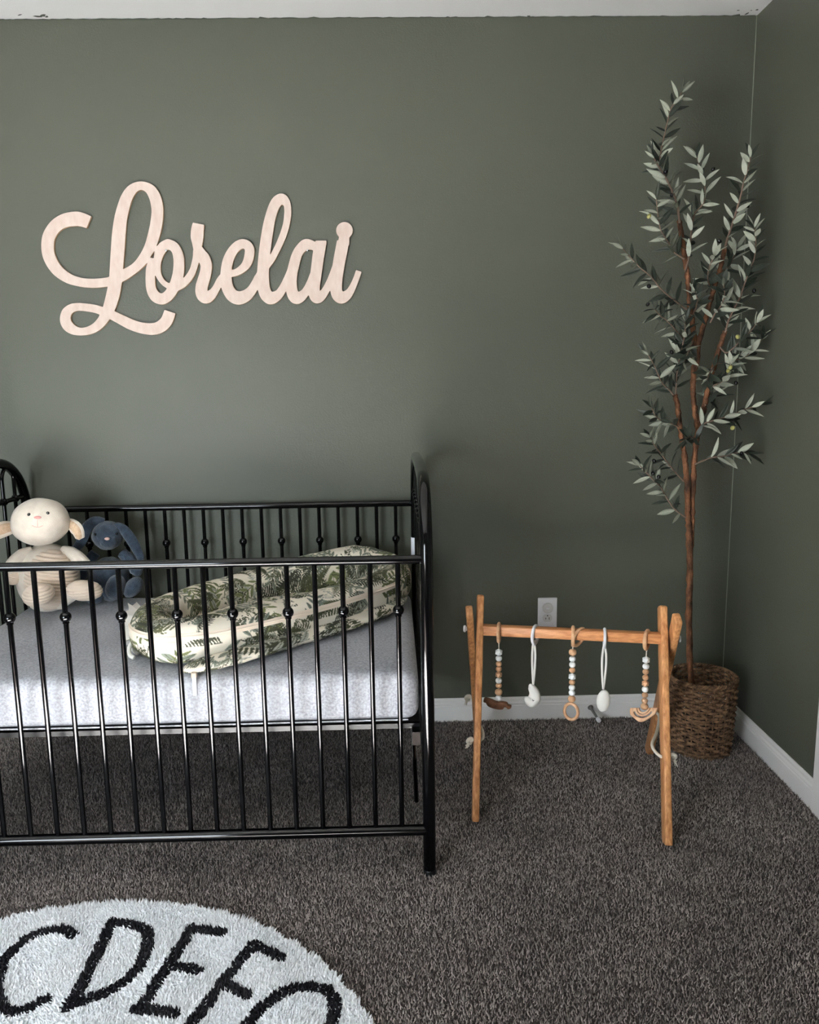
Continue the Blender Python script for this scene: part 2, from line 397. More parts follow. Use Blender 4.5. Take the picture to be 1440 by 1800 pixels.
# ------------------------------------------------------------------ crib
CX0, CX1, CY0, CY1 = -1.28, .079, -.945, -.05
Z_TOP, Z_BOT, Z_BALL, PITCH_S = .840, .125, .713, .0677
crib = thing('crib', 'black metal spindle crib with arched ends standing against the green wall', 'crib', ((CX0+CX1)/2, (CY0+CY1)/2, 0))
CO = ORG[crib.name]
def arch_path(X):
    R, top = .19, 1.022
    pts = [(X, CY0, 0), (X, CY0, .25), (X, CY0, .5), (X, CY0, top-R)]
    for i in range(1, 13):
        a = math.pi/2*i/12; pts.append((X, CY0+R*(1-math.cos(a)), top-R+R*math.sin(a)))
    ym = (CY0+CY1)/2; pts.append((X, ym-.1, top+.004)); pts.append((X, ym, top+.006)); pts.append((X, ym+.1, top+.004))
    for i in range(0, 13):
        a = math.pi/2*(1-i/12); pts.append((X, CY1-R*(1-math.cos(a)), top-R+R*math.sin(a)))
    pts += [(X, CY1, .5), (X, CY1, .25), (X, CY1, 0)]
    return pts
NE = 10
for X in (CX0, CX1):
    fr = MB().tube(arch_path(X), .0163, 20).build('end_arch', M['black'], crib)
    for Y in (CY0, CY1): MB().lathe([(.0163, 0), (.0172, .001), (.0172, .014), (.0163, .016)], (X, Y, 0), 16).build('foot_cap', M['black_soft'], fr)
    cb = MB().tube([(X, CY0, .893), (X, CY1, .893)], .008, 12).build('crossbar', M['black'], crib)
    MB().tube([(X, CY0, .22), (X, CY1, .22)], .011, 12).build('bottom_rail', M['black'], crib)
    ys = [CY0 + (CY1-CY0)*(i+1)/(NE+1) for i in range(NE)]
    for i, Y in enumerate(ys):
        lone = False
        if lone:
            MB().tube([(X, Y, .22), (X, Y, .96)], .0062, 12).build('end_spindle', M['black'], crib)
        MB().ball((X, Y, .893), .0135, 16, 10).build('ball', M['black'], cb)
    for i in range(0, NE, 2):
        a, c_ = ys[i], ys[i+1]; mid, r_ = (a+c_)/2, (c_-a)/2
        pth = [(X, a, .22), (X, a, .5), (X, a, .96)] + [(X, mid-r_*math.cos(math.pi*k/12), .96+r_*1.05*math.sin(math.pi*k/12)) for k in range(1, 12)] + [(X, c_, .96), (X, c_, .5), (X, c_, .22)]
        MB().tube(pth, .0062, 12).build('hairpin_spindle', M['black'], crib)
# front and back panels
slat_me = MB().tube([(0,0,Z_BOT), (0,0,Z_TOP)], .0064, 14).mesh('slat', M['black'])
ball_me = MB().ball((0,0,Z_BALL), .0140, 20, 14).lathe([(.0068,Z_BALL-.017),(.0082,Z_BALL-.016),(.0082,Z_BALL-.013),(.007,Z_BALL-.012)], (0,0,0), 14).mesh('ball', M['black'])
x_first = .0088
for Y, nm in ((CY0, 'front'), (CY1, 'back')):
    MB().tube([(CX0, Y, Z_TOP), (CX1, Y, Z_TOP)], .0113, 20).build('top_rail', M['black'], crib)
    MB().tube([(CX0, Y, Z_BOT), (CX1, Y, Z_BOT)], .0142, 20).build('bottom_rail', M['black'], crib)
    for i in range(19):
        x = x_first - i*PITCH_S
        s_ = place('slat', slat_me, crib, (x-CO.x, Y-CO.y, 0))
        if i % 2 == 0: place('ball', ball_me, s_)
    for X in (CX0+.014, CX1-.014):
        MB().ball((X, Y-.009*(1 if Y == CY0 else -1), Z_TOP-.006), .0045, 10, 8).build('bolt', M['black'], crib)
# mattress support: angle bars and a deck
ms = MB(); ms.box((CX0+.02, CY0+.050, .381), (CX1-.02, CY0+.053, .3985)); ms.box((CX0+.02, CY1-.045, .372), (CX1-.02, CY1-.041, .3985))
ms.box((CX0+.02, CY0+.050, .3945), (CX1-.02, CY1-.041, .3985))
sup = ms.build('mattress_support', M['black_soft'], crib, smooth=False)
for X in (CX0+.03, CX1-.03):
    MB().box((X-.010, CY0+.016, .35), (X+.010, CY0+.050, .385)).build('bracket', M['black'], sup, smooth=False)
for X0, X1, ZZ in ((CX0+.02, CX0+.19, 0),): 
    MB().tube([(CX0+.03, CY0+.08, .20), (CX0+.16, CY1-.1, .372)], .006, 8).build('support_strut', M['black'], sup)
    MB().tube([(CX1-.03, CY0+.08, .16), (CX1-.03, CY1-.1, .372)], .006, 8).build('support_strut', M['black'], sup)
stk = MB(); an_ = [math.radians(d) for d in (172, 186, 200, 214, 228, 242, 256)]
stk.add([(CX1+r_*math.cos(a_), CY1+r_*math.sin(a_), z) for r_ in (.0164, .0170) for z in (.652, .718) for a_ in an_],
        [(14+i, 15+i, 22+i, 21+i) for i in range(6)] + [(i+1, i, 7+i, 8+i) for i in range(6)] + [(i, i+1, 15+i, 14+i) for i in range(6)] + [(8+i, 7+i, 21+i, 22+i) for i in range(6)])
s_ = stk.build('paper_label', M['tagwhite'], crib)
s_['label'] = 'small white paper label on the rear post'

# ------------------------------------------------------------------ mattress
def pillow_box(lo, hi, r, crown, nx=70, ny=44, nz=10, wob=.002):
    """box with rounded edges and a slightly crowned top"""
    bm = bmesh.new(); bmesh.ops.create_cube(bm, size=2)
    bmesh.ops.subdivide_edges(bm, edges=bm.edges[:], cuts=40, use_grid_fill=True)
    c = [(lo[i]+hi[i])/2 for i in range(3)]; h = [(hi[i]-lo[i])/2 for i in range(3)]
    vs = []
    for v in bm.verts:
        p = [math.copysign(1-(1-abs(v.co[i]))**1.0, v.co[i])*h[i] for i in range(3)]
        # denser near the edges
        p = [math.copysign(h[i]*(1-(1-abs(v.co[i]))**1.6), v.co[i]) for i in range(3)]
        q = [max(-h[i]+r, min(h[i]-r, p[i])) for i in range(3)]
        d = Vector([p[i]-q[i] for i in range(3)])
        if d.length > 1e-9: d = d.normalized()*r
        P = Vector(q)+d
        if P.z > 0: P.z += crown*(1-(P.x/h[0])**4)*(1-(P.y/h[1])**4) + wob*math.sin(P.x*23+P.y*11)*math.sin(P.y*19-P.x*5)
        vs.append(Vector(c)+P)
    m = MB(); bm.verts.index_update(); m.add(vs, [[v.index for v in f.verts] for f in bm.faces]); bm.free(); return m
mat_mb = pillow_box((CX0+.028, CY0+.05, .399), (.058, CY1-.035, .530), .032, .010)
mattress = mat_mb.solo('crib_mattress', M['sheet'], 'crib mattress in a heather grey fitted sheet inside the crib', 'mattress')
hem = MB().tube([(CX0+.06, CY0+.0505, .404), (-.6, CY0+.0485, .4035), (.03, CY0+.0505, .405)], .0022, 8)
hem.build('sheet_hem', M['sheet'], mattress)

# ------------------------------------------------------------------ plush toys on the mattress
ZM = .541
def nz(d, f, s=0): return math.sin(d.x*f+s)*math.sin(d.y*f*1.1+1.7*s)*math.sin(d.z*f*.9+.6+s)
def R3(x=0, y=0, z=0): return (Matrix.Rotation(math.radians(z), 3, 'Z') @ Matrix.Rotation(math.radians(y), 3, 'Y') @ Matrix.Rotation(math.radians(x), 3, 'X'))
# --- lamb
LY = -.29
lamb = thing('plush_lamb', 'cream plush lamb with a pink nose sitting at the left end of the mattress', 'plush toy', (-1.13, LY, ZM))
hc = at(71, 917, LY-.03)
hc_n = lambda d: 1 + .02*nz(d, 5) - .05*max(0, d.z)**2*0 + .03*max(0, -d.z)*(1-abs(d.z))
head = MB().ball(hc, (.0885, .083, .0755), 40, 26, R3(0, -4, 0), fn=hc_n).build('head', M['lamb'], lamb)
fr_d = (CAM - hc).normalized()
def on_head(px, py, off=0):
    c = hc; d = _ray(px, py).normalized(); o = CAM - c; rr_ = Vector((.0885, .083, .0755))
    A = sum((d[i]/rr_[i])**2 for i in range(3)); B = 2*sum(d[i]*o[i]/rr_[i]**2 for i in range(3)); C_ = sum((o[i]/rr_[i])**2 for i in range(3)) - 1
    disc = B*B-4*A*C_
    t_ = (-B - math.sqrt(max(disc, 0)))/(2*A); return CAM + d*(t_ - off)
for p in ((51, 904.5), (84, 902)): MB().ball(on_head(*p, -.001), .0052, 14, 10).build('eye', M['eye'], head)
nose = MB().ball(on_head(66, 910, 0), (.0120, .006, .0052), 16, 10, R3(0, 0, 0), fn=lambda d: 1-.35*max(0, -d.z)).build('nose', M['pink'], head)
MB().tube([on_head(66, 911+k*2.2, .0006) for k in range(8)], .0013, 6).build('mouth_stitch', M['pink_pale'], head)
MB().tube([on_head(66+(k-5)*1.9, 927-.14*(k-5)**2, .0006) for k in range(11)], .0012, 6).build('mouth_stitch', M['pink_pale'], head)
def plush_ear(pts, wid, thick, mo, mi_, name='ear', parent=None, nrm=Vector((0,-1,.2))):
    """a flat floppy ear along pts: outer shell and paler/darker inner face"""
    P = [Vector(p) for p in catmull(pts, 5)]; n = len(P); m = MB(); vs = []; K = 12
    for i, p in enumerate(P):
        t_ = (P[min(i+1,n-1)]-P[max(i-1,0)]).normalized(); sd = t_.cross(nrm).normalized(); nn = sd.cross(t_).normalized()
        u = i/(n-1); w_ = wid*(.45+.55*math.sin(math.pi*min(1, .12+u*.78)))*(1 if u < .93 else math.sqrt(max(.02, 1-((u-.93)/.07)**2)))
        for k in range(K):
            a = 2*math.pi*k/K; vs.append(p + sd*(w_*math.cos(a)) + nn*(thick*math.sin(a)))
    fs = [(i*K+k, (i+1)*K+k, (i+1)*K+(k+1) % K, i*K+(k+1) % K) for i in range(n-1) for k in range(K)]
    fs += [tuple(range(K)), tuple(reversed(range((n-1)*K, n*K)))]
    m.add(vs, fs); ear = m.build(name, mo, parent)
    if mi_ is not None:
        m2 = MB(); vs2 = []; K2 = 6
        for i in range(1, n-1):
            p = P[i]; t_ = (P[i+1]-P[i-1]).normalized(); sd = t_.cross(nrm).normalized(); nn = sd.cross(t_).normalized()
            u = i/(n-1); w_ = .72*wid*(.45+.55*math.sin(math.pi*min(1, .12+u*.78)))*(1 if u < .85 else math.sqrt(max(.02, 1-((u-.85)/.15)**2)))
            for k in range(K2):
                a = math.pi*k/(K2-1); vs2.append(p + sd*(w_*math.cos(a)) + nn*(thick*.35+thick*.9*math.sin(a)))
        m2.add(vs2, [(i*K2+k, (i+1)*K2+k, (i+1)*K2+k+1, i*K2+k+1) for i in range(n-3) for k in range(K2-1)])
        m2.build('ear_lining', mi_, ear)
    return ear
plush_ear([at(24, 926, LY), at(10, 929, LY-.02), at(-8, 936, LY-.03), at(-28, 950, LY-.03)], .026, .010, M['lamb'], M['lamb_ear'], parent=head)
plush_ear([at(120, 918, LY), at(130, 925, LY-.01), at(137, 934, LY-.015), at(141, 947, LY-.01)], .021, .010, M['lamb'], M['lamb_ear'], parent=head)
bc = at(84, 1010, LY+.015); bc.z = ZM+.113
body = MB().ball(bc, (.100, .085, .116), 40, 28, R3(-6, 0, 0), fn=lambda d: 1+.012*nz(d,6)-.05*max(0,d.z)**2).build('body', M['lamb'], lamb)
def ribs(n_, a_=.075, ax=2): return lambda d: 1-a_*(1-abs(math.sin((d[ax]*n_+d.x*2.0)/2)))**1.6
MB().ball(bc+Vector((.018, -.022, -.004)), (.086, .082, .102), 40, 150, R3(-4, 8, 0), fn=ribs(54)).build('belly', M['lamb_rib'], body)
def limb(pts, rad, m_, name, parent, seg=16):
    P = catmull(pts, 6); rr_ = [float(x) for x in np.interp(np.linspace(0, 1, len(P)), np.linspace(0, 1, len(rad)), rad)]
    return MB().tube(P, rr_, seg).build(name, m_, parent)
limb([at(58, 966, LY), at(42, 976, LY-.01), at(27, 990, LY-.025), at(18, 1006, LY-.04), at(17, 1016, LY-.045)], [.012, .024, .026, .024, .010], M['lamb'], 'arm', lamb)
MB().ball(at(23, 1015, LY-.040), (.026, .026, .024), 20, 60, R3(0, 20, 0), fn=ribs(30, .10)).build('paw', M['lamb_rib'], lamb)
limb([at(108, 964, LY+.01), at(122, 971, LY+.01), at(136, 980, LY+.0), at(149, 992, LY-.01), at(153, 1000, LY-.01)], [.010, .021, .022, .020, .008], M['lamb'], 'arm', lamb)
# feet, soles out
fl = at(66, 1046, LY-.14); fl.z = max(fl.z, ZM+.036)
MB().ball(fl, (.050, .042, .036), 30, 70, R3(10, -10, -16), fn=lambda d: (1+.05*d.x)*(1-.10*(1-abs(math.sin(d.z*11+d.x*3)))**1.6)).build('foot', M['lamb_rib'], lamb)
f2 = at(150, 1038, LY-.08); f2.z = max(f2.z, ZM+.033)
MB().ball(f2, (.058, .040, .033), 30, 70, R3(4, 8, 12), fn=lambda d: (1-.04*abs(d.x)**3-.05*d.x)*(1-.10*(1-abs(math.sin(d.z*10-d.x*4)))**1.6)).build('foot', M['lamb_rib'], lamb)
limb([bc+Vector((-.03,-.03,-.080)), fl+Vector((.0,.06,-.008)), fl+Vector((0,.02,0))], [.026,.027,.026], M['lamb'], 'leg', lamb)
limb([bc+Vector((.04,-.03,-.082)), f2+Vector((-.04,.03,-.006)), f2+Vector((-.02,.01,0))], [.024,.026,.024], M['lamb'], 'leg', lamb)

# --- bunny
BY = -.185
bun = thing('plush_bunny', 'navy blue plush bunny with long drooping ears beside the cream lamb', 'plush toy', (-.95, BY, ZM))
fuzz = lambda s: (lambda d: 1+.03*nz(d, 9, s)+.015*nz(d, 19, s+1))
bh = at(189, 941, BY)
bhead = MB().ball(bh, (.050, .050, .049), 32, 22, R3(0, 0, 0), fn=fuzz(1)).build('head', M['bunny'], bun)
MB().ball(bh+Vector((.012, -.030, -.012)), (.030, .026, .026), 24, 16, fn=fuzz(2)).build('muzzle', M['bunny'], bhead)
MB().ball(bh+Vector((-.024, -.0425, .012)), .0042, 12, 8).build('eye', M['eye'], bhead)
MB().ball(bh+Vector((.042, -.031, .010)), .0042, 12, 8).build('eye', M['eye'], bhead)
MB().ball(bh+Vector((.018, -.0555, -.001)), (.009, .005, .005), 14, 10).build('nose', M['pink_pale'], bhead)
def bear(pts, w_): plush_ear(pts, w_, .011, M['bunny'], None, parent=bhead)
bear([at(183, 918, BY), at(168, 916, BY-.005), at(154, 926, BY-.012), at(146, 944, BY-.02), at(139, 958, BY-.025), at(128, 969, BY-.03)], .019)
bear([at(203, 924, BY), at(216, 930, BY-.005), at(229, 946, BY-.012), at(240, 965, BY-.018), at(250, 986, BY-.02)], .018)
bb = at(192, 1002, BY+.005); bb.z = ZM+.083
MB().ball(bb, (.064, .056, .082), 32, 24, R3(-6, 0, 0), fn=lambda d: (1+.03*nz(d,9))*(1-.15*max(0,d.z)**2)).build('body', M['bunny'], bun)
limb([at(168, 972, BY), at(155, 990, BY-.01), at(147, 1008, BY-.02), at(146, 1018, BY-.02)], [.018,.022,.022,.008], M['bunny'], 'arm', bun)
limb([at(215, 972, BY), at(231, 988, BY-.01), at(240, 1004, BY-.02), at(241, 1012, BY-.02)], [.018,.022,.021,.008], M['bunny'], 'arm', bun)
g1 = at(203, 1030, BY-.07); g1.z = max(g1.z-.004, ZM+.043)
MB().ball(g1, (.031, .040, .044), 24, 18, R3(20, 18, 0), fn=fuzz(3)).build('foot', M['bunny'], bun)
g2 = at(234, 1030, BY-.05); g2.z = max(g2.z-.004, ZM+.036)
MB().ball(g2, (.026, .038, .040), 24, 18, R3(20, 42, 10), fn=fuzz(4)).build('foot', M['bunny'], bun)
g3 = at(165, 1030, BY-.03); g3.z = ZM+.031
MB().ball(g3, (.034, .034, .030), 24, 18, fn=fuzz(5)).build('leg', M['bunny'], bun)

# ------------------------------------------------------------------ baby nest with a leaf print
def make_print(ns, nt, Ls, Lt, seed, dens=1.0):
    r = random.Random(seed); img = np.empty((ns, nt, 3), np.float32); img[:] = lin(222,213,196)[:3]
    ds, dt = Ls/ns, Lt/nt
    def stamp(cx, cy, ang, a, b_, col, rib=None):
        i0 = max(0, int((cx-a)/ds)-1); i1 = min(ns, int((cx+a)/ds)+2); j0 = max(0, int((cy-a)/dt)-1); j1 = min(nt, int((cy+a)/dt)+2)
        if i0 >= i1 or j0 >= j1: return
        S, T = np.meshgrid(np.arange(i0, i1)*ds-cx, np.arange(j0, j1)*dt-cy, indexing='ij')
        u = S*math.cos(ang)+T*math.sin(ang); v = -S*math.sin(ang)+T*math.cos(ang)
        k = (np.abs(u) < a) & (np.abs(v) < b_*(1-(u/a)**2)); img[i0:i1, j0:j1][k] = col
        if rib is not None:
            k = (np.abs(u) < a*.9) & (np.abs(v) < .0009); img[i0:i1, j0:j1][k] = rib
    dk = [lin(66,68,48)[:3], lin(82,84,60)[:3], lin(58,60,48)[:3]]; sg = [lin(132,136,122)[:3], lin(112,118,106)[:3], lin(160,160,148)[:3]]
    gr = [lin(98,104,66)[:3], lin(124,130,88)[:3]]
    def fern(x, y, ang, L, col):
        n_ = 13; cur = r.uniform(-.8, .8)
        for i in range(n_):
            q = i/(n_-1); a = ang+cur*q; x2 = x+math.cos(a)*L*q; y2 = y+math.sin(a)*L*q
            ll = L*.24*math.sin(math.pi*(.16+.84*q)**.8)*1.0+.004
            for sd in (-1, 1):
                b_ = a+sd*1.05; stamp(x2+math.cos(b_)*ll*.55, y2+math.sin(b_)*ll*.55, b_, ll*.6, ll*.085+.0010, col)
            stamp(x2, y2, a, L/n_*.8, .0011, col)
    def branch(x, y, ang, L, col, rib):
        for i in range(4):
            q = i/3; x2 = x+math.cos(ang)*L*q; y2 = y+math.sin(ang)*L*q
            for sd in (-1, 1):
                b_ = ang+sd*.75; stamp(x2+math.cos(b_)*L*.26, y2+math.sin(b_)*L*.26, b_, L*.27, L*.075, col, rib)
        stamp(x+math.cos(ang)*L*.6, y+math.sin(ang)*L*.6, ang, L*.75, .0015, rib)
    def sprig(x, y, ang, L, col):
        for i in range(10):
            b_ = ang+r.uniform(-.9, .9); q = r.uniform(.3, 1)*L
            stamp(x+math.cos(b_)*q*.5, y+math.sin(b_)*q*.5, b_, q*.5, .0009, col)
            for k in range(3): stamp(x+math.cos(b_)*q+r.uniform(-.006,.006), y+math.sin(b_)*q+r.uniform(-.006,.006), r.uniform(0,3), .0035, .0022, col)
    n_el = int(Ls*Lt/.0024*dens)
    for i in range(n_el):
        x = (i+r.random())/n_el*Ls; y = r.random()*Lt; ang = r.uniform(0, 2*math.pi); k = r.random()
        if k < .38: fern(x, y, ang, r.uniform(.07, .12), r.choice(dk))
        elif k < .62: branch(x, y, ang, r.uniform(.06, .10), r.choice(sg), r.choice(dk))
        elif k < .72: branch(x, y, ang, r.uniform(.05, .08), r.choice(gr), dk[1])
        else: sprig(x, y, ang, r.uniform(.03, .055), r.choice(dk+sg))
    return img
nest = thing('baby_nest', 'padded baby nest with green fern and leaf print on the grey mattress', 'baby nest', (-.38, -.45, ZM))
NO = ORG[nest.name]
# control points: x, y, z centre, side radius, vertical radius
ring_cp = [(-.685,-.545,.594,.056,.054), (-.605,-.415,.594,.054,.056), (-.50,-.305,.598,.056,.060), (-.39,-.225,.604,.059,.064), (-.27,-.165,.616,.064,.072), (-.14,-.125,.625,.068,.078),
           (-.035,-.145,.616,.062,.070), (.000,-.235,.606,.056,.064), (-.045,-.350,.602,.055,.061), (-.14,-.475,.602,.056,.061), (-.26,-.600,.602,.057,.061), (-.39,-.712,.601,.058,.060), (-.51,-.788,.600,.058,.059), (-.61,-.785,.598,.057,.057), (-.68,-.695,.595,.055,.054)]
M_, N_ = 1260, 230
cp = np.array(catmull(ring_cp, 60, closed=True)); L_ = len(cp)
seg_l = np.hypot(*(np.roll(cp[:, :2], -1, 0)-cp[:, :2]).T); cum = np.concatenate([[0], np.cumsum(seg_l)]); LEN = cum[-1]
ss = np.linspace(0, LEN, M_, endpoint=False); cpx = np.vstack([cp, cp[:1]])
CP = np.stack([np.interp(ss, cum, cpx[:, k]) for k in range(5)], 1)
tan = np.roll(CP[:, :2], -2, 0)-np.roll(CP[:, :2], 2, 0); tan /= np.hypot(*tan.T)[:, None]
# ring runs left -> back -> right -> front, so the outward side is to the left of travel
side = np.stack([-tan[:, 1], tan[:, 0]], 1)
def ring_surface(i, ang, off=0.0):
    """i: index array, ang: array; returns (len(i), len(ang), 3)"""
    c = CP[i]; sd = side[i]
    ca, sa = np.cos(ang)[None, :], np.sin(ang)[None, :]
    e = 2/2.5
    ux = np.sign(ca)*np.abs(ca)**e; uz = np.sign(sa)*np.abs(sa)**e
    s_ = ss[i][:, None]
    wr = 1+.020*np.sin(s_*62+3*np.sin(s_*17)+ang[None, :]*2)*np.clip(np.sin(s_*9)+.4, 0, 1)+.016*np.sin(s_*31+ang[None, :]*3)
    rs = c[:, 3][:, None]*wr+off; rz = c[:, 4][:, None]*wr+off
    P = np.empty((len(i), len(ang), 3)); P[..., 0] = c[:, 0][:, None]+sd[:, 0][:, None]*rs*ux
    P[..., 1] = c[:, 1][:, None]+sd[:, 1][:, None]*rs*ux; P[..., 2] = np.maximum(c[:, 2][:, None]+rz*uz, ZM+.0005)
    return P
def grid_faces(m, n, wm, wn):
    I = np.arange(m if wm else m-1)[:, None]; J = np.arange(n if wn else n-1)[None, :]
    a = I*n+J; b_ = ((I+1) % m)*n+J; c = ((I+1) % m)*n+(J+1) % n; d = I*n+(J+1) % n
    return np.stack([a, b_, c, d], -1).reshape(-1, 4)
ang = np.linspace(0, 2*np.pi, N_, endpoint=False)
V = ring_surface(np.arange(M_), ang)
pr = make_print(M_, N_, LEN, .40, 5, 1.45)
me = np_mesh('bolster', V.reshape(-1, 3)-np.array(NO), grid_faces(M_, N_, True, True), M['print'], True, pr.reshape(-1, 3))
bol = place('bolster', me, nest)
# the pad inside the ring
cen = CP[:, :2].mean(0); fr_ = np.linspace(0, 1, 70); Vp = np.empty((M_//2, 70, 3))
idx2 = np.arange(0, M_, 2)
for j, f_ in enumerate(fr_):
    Vp[:, j, :2] = CP[idx2, :2]*(1-f_)+cen*f_
    Vp[:, j, 2] = ZM+.030+.012*math.sin(f_*1.5)+.003*np.sin(Vp[:, j, 0]*40)*np.sin(Vp[:, j, 1]*33)
pp = make_print(400, 300, .9, .8, 23, 1.2)
ci = np.clip(((Vp[..., 0]+.85)/.9*400).astype(int), 0, 399); cj = np.clip(((Vp[..., 1]+.85)/.8*300).astype(int), 0, 299)
me = np_mesh('pad', Vp.reshape(-1, 3)-np.array(NO), grid_faces(M_//2, 70, True, False), M['print'], True, pp[ci, cj].reshape(-1, 3))
place('pad', me, nest)
# the flat underside that shows below the front of the bolster
fb = np.array(catmull([(-.545,-.862,.5,.012,.010),(-.505,-.866,.551,.034,.015),(-.42,-.828,.553,.036,.0175),(-.29,-.705,.553,.036,.0175),(-.165,-.585,.553,.036,.0175),(-.06,-.460,.553,.036,.0175),(0.0,-.345,.553,.032,.016),(.03,-.26,.55,.014,.01)], 40))
fb[:, 2] = ZM+.004+fb[:, 4]-.013*np.clip(1-np.arange(len(fb))/90, 0, 1)**1.3
tf = np.gradient(fb[:, :2], axis=0); tf /= np.hypot(*tf.T)[:, None]; sf = np.stack([tf[:, 1], -tf[:, 0]], 1)
af = np.linspace(0, 2*np.pi, 64, endpoint=False); Vf = np.empty((len(fb), 64, 3))
for k, a in enumerate(af):
    w_ = 1+.03*np.sin(np.arange(len(fb))*.35+a*2)
    Vf[:, k, 0] = fb[:, 0]+sf[:, 0]*fb[:, 3]*math.cos(a)*w_; Vf[:, k, 1] = fb[:, 1]+sf[:, 1]*fb[:, 3]*math.cos(a)*w_; Vf[:, k, 2] = fb[:, 2]+fb[:, 4]*math.sin(a)*w_
pr2 = make_print(len(fb), 64, .85, .16, 31, 1.6)
me = np_mesh('base_layer', Vf.reshape(-1, 3)-np.array(NO), grid_faces(len(fb), 64, False, True), M['print'], True, pr2.reshape(-1, 3))
place('base_layer', me, nest)
# front run of the ring: seam tape, woven label, zip pull, gathered ends
i_fr = np.where((CP[:, 1] < CP[:, 0]*.92-.08) | (CP[:, 0] > -.05))[0]
i_fr = np.arange(int(M_*.49), int(M_*.93))
tp = ring_surface(i_fr, np.array([.50, .43, .36, .29, .22]), .0016)
me = np_mesh('seam_tape', tp.reshape(-1, 3)-np.array(NO), grid_faces(len(i_fr), 5, False, False), M['cream'], True)
place('seam_tape', me, bol)
pz = ring_surface(i_fr, np.array([.36]), .002)[:, 0, :]
MB().tube([tuple(p) for p in pz[::6]], .0022, 6).build('piping', M['cream'], bol)
def nearest_front(px, py):
    best = None
    for i in range(int(M_*.5), int(M_*.99), 2):
        for a in (-.5, -.35, -.2, -.05):
            p = ring_surface(np.array([i]), np.array([a]))[0, 0]; v = Vector(p)-CAM; z = v.dot(FWD)
            e = (720+F_PX*v.dot(RGT)/z-px)**2+(900-F_PX*v.dot(UPV)/z-py)**2
            if best is None or e < best[0]: best = (e, i, a)
    return best[1], best[2]
ii, aa = nearest_front(290, 1132)
lb = ring_surface(np.arange(ii-11, ii+11), np.linspace(aa-.17, aa+.19, 8), .0018)
place('woven_label', np_mesh('woven_label', lb.reshape(-1, 3)-np.array(NO), grid_faces(22, 8, False, False), M['tagwhite'], True), bol)
zp = at(341, 1183, CY0+.046); zp2 = at(343, 1223, CY0+.046)
MB().box((zp.x-.0065, CY0+.040, zp.z-.012), (zp.x+.0065, CY0+.056, zp.z+.002)).build('zip_slider', M['cream'], nest, bevel=.002)
MB().box((zp2.x-.0055, CY0+.0445, zp2.z), (zp2.x+.0055, CY0+.0485, zp.z-.009)).build('zip_pull', M['tagwhite'], nest, bevel=.001)
# gathered fabric at the left end
fr_m = MB(); vs = []; K = 44
c0 = Vector((-.705, -.625, .594))
for j in range(5):
    q = j/4
    for k in range(K):
        a = math.pi*2*k/(K-1)
        rad = .030+.028*q+.007*q*math.sin(a*9)
        vs.append((c0.x-.012-.040*q+.006*q*math.sin(a*7+1), c0.y+rad*math.cos(a)*1.35, max(ZM+.001, c0.z+.002+rad*.95*math.sin(a))))
fr_m.add(vs, [(j*K+k, j*K+k+1, (j+1)*K+k+1, (j+1)*K+k) for j in range(4) for k in range(K-1)])
fo = fr_m.build('gathered_frill', M['cotton'], nest)
for y0, y1 in ((-.715, -.76), (-.70, -.725)):
    MB().tube(catmull([(-.705, y0, .585), (-.72, (y0+y1)/2-.01, .57), (-.715, y1-.01, .553), (-.70, y1-.02, .547)], 5), [.006]*15+[.004], 8).build('tie_end', M['cotton'], nest)
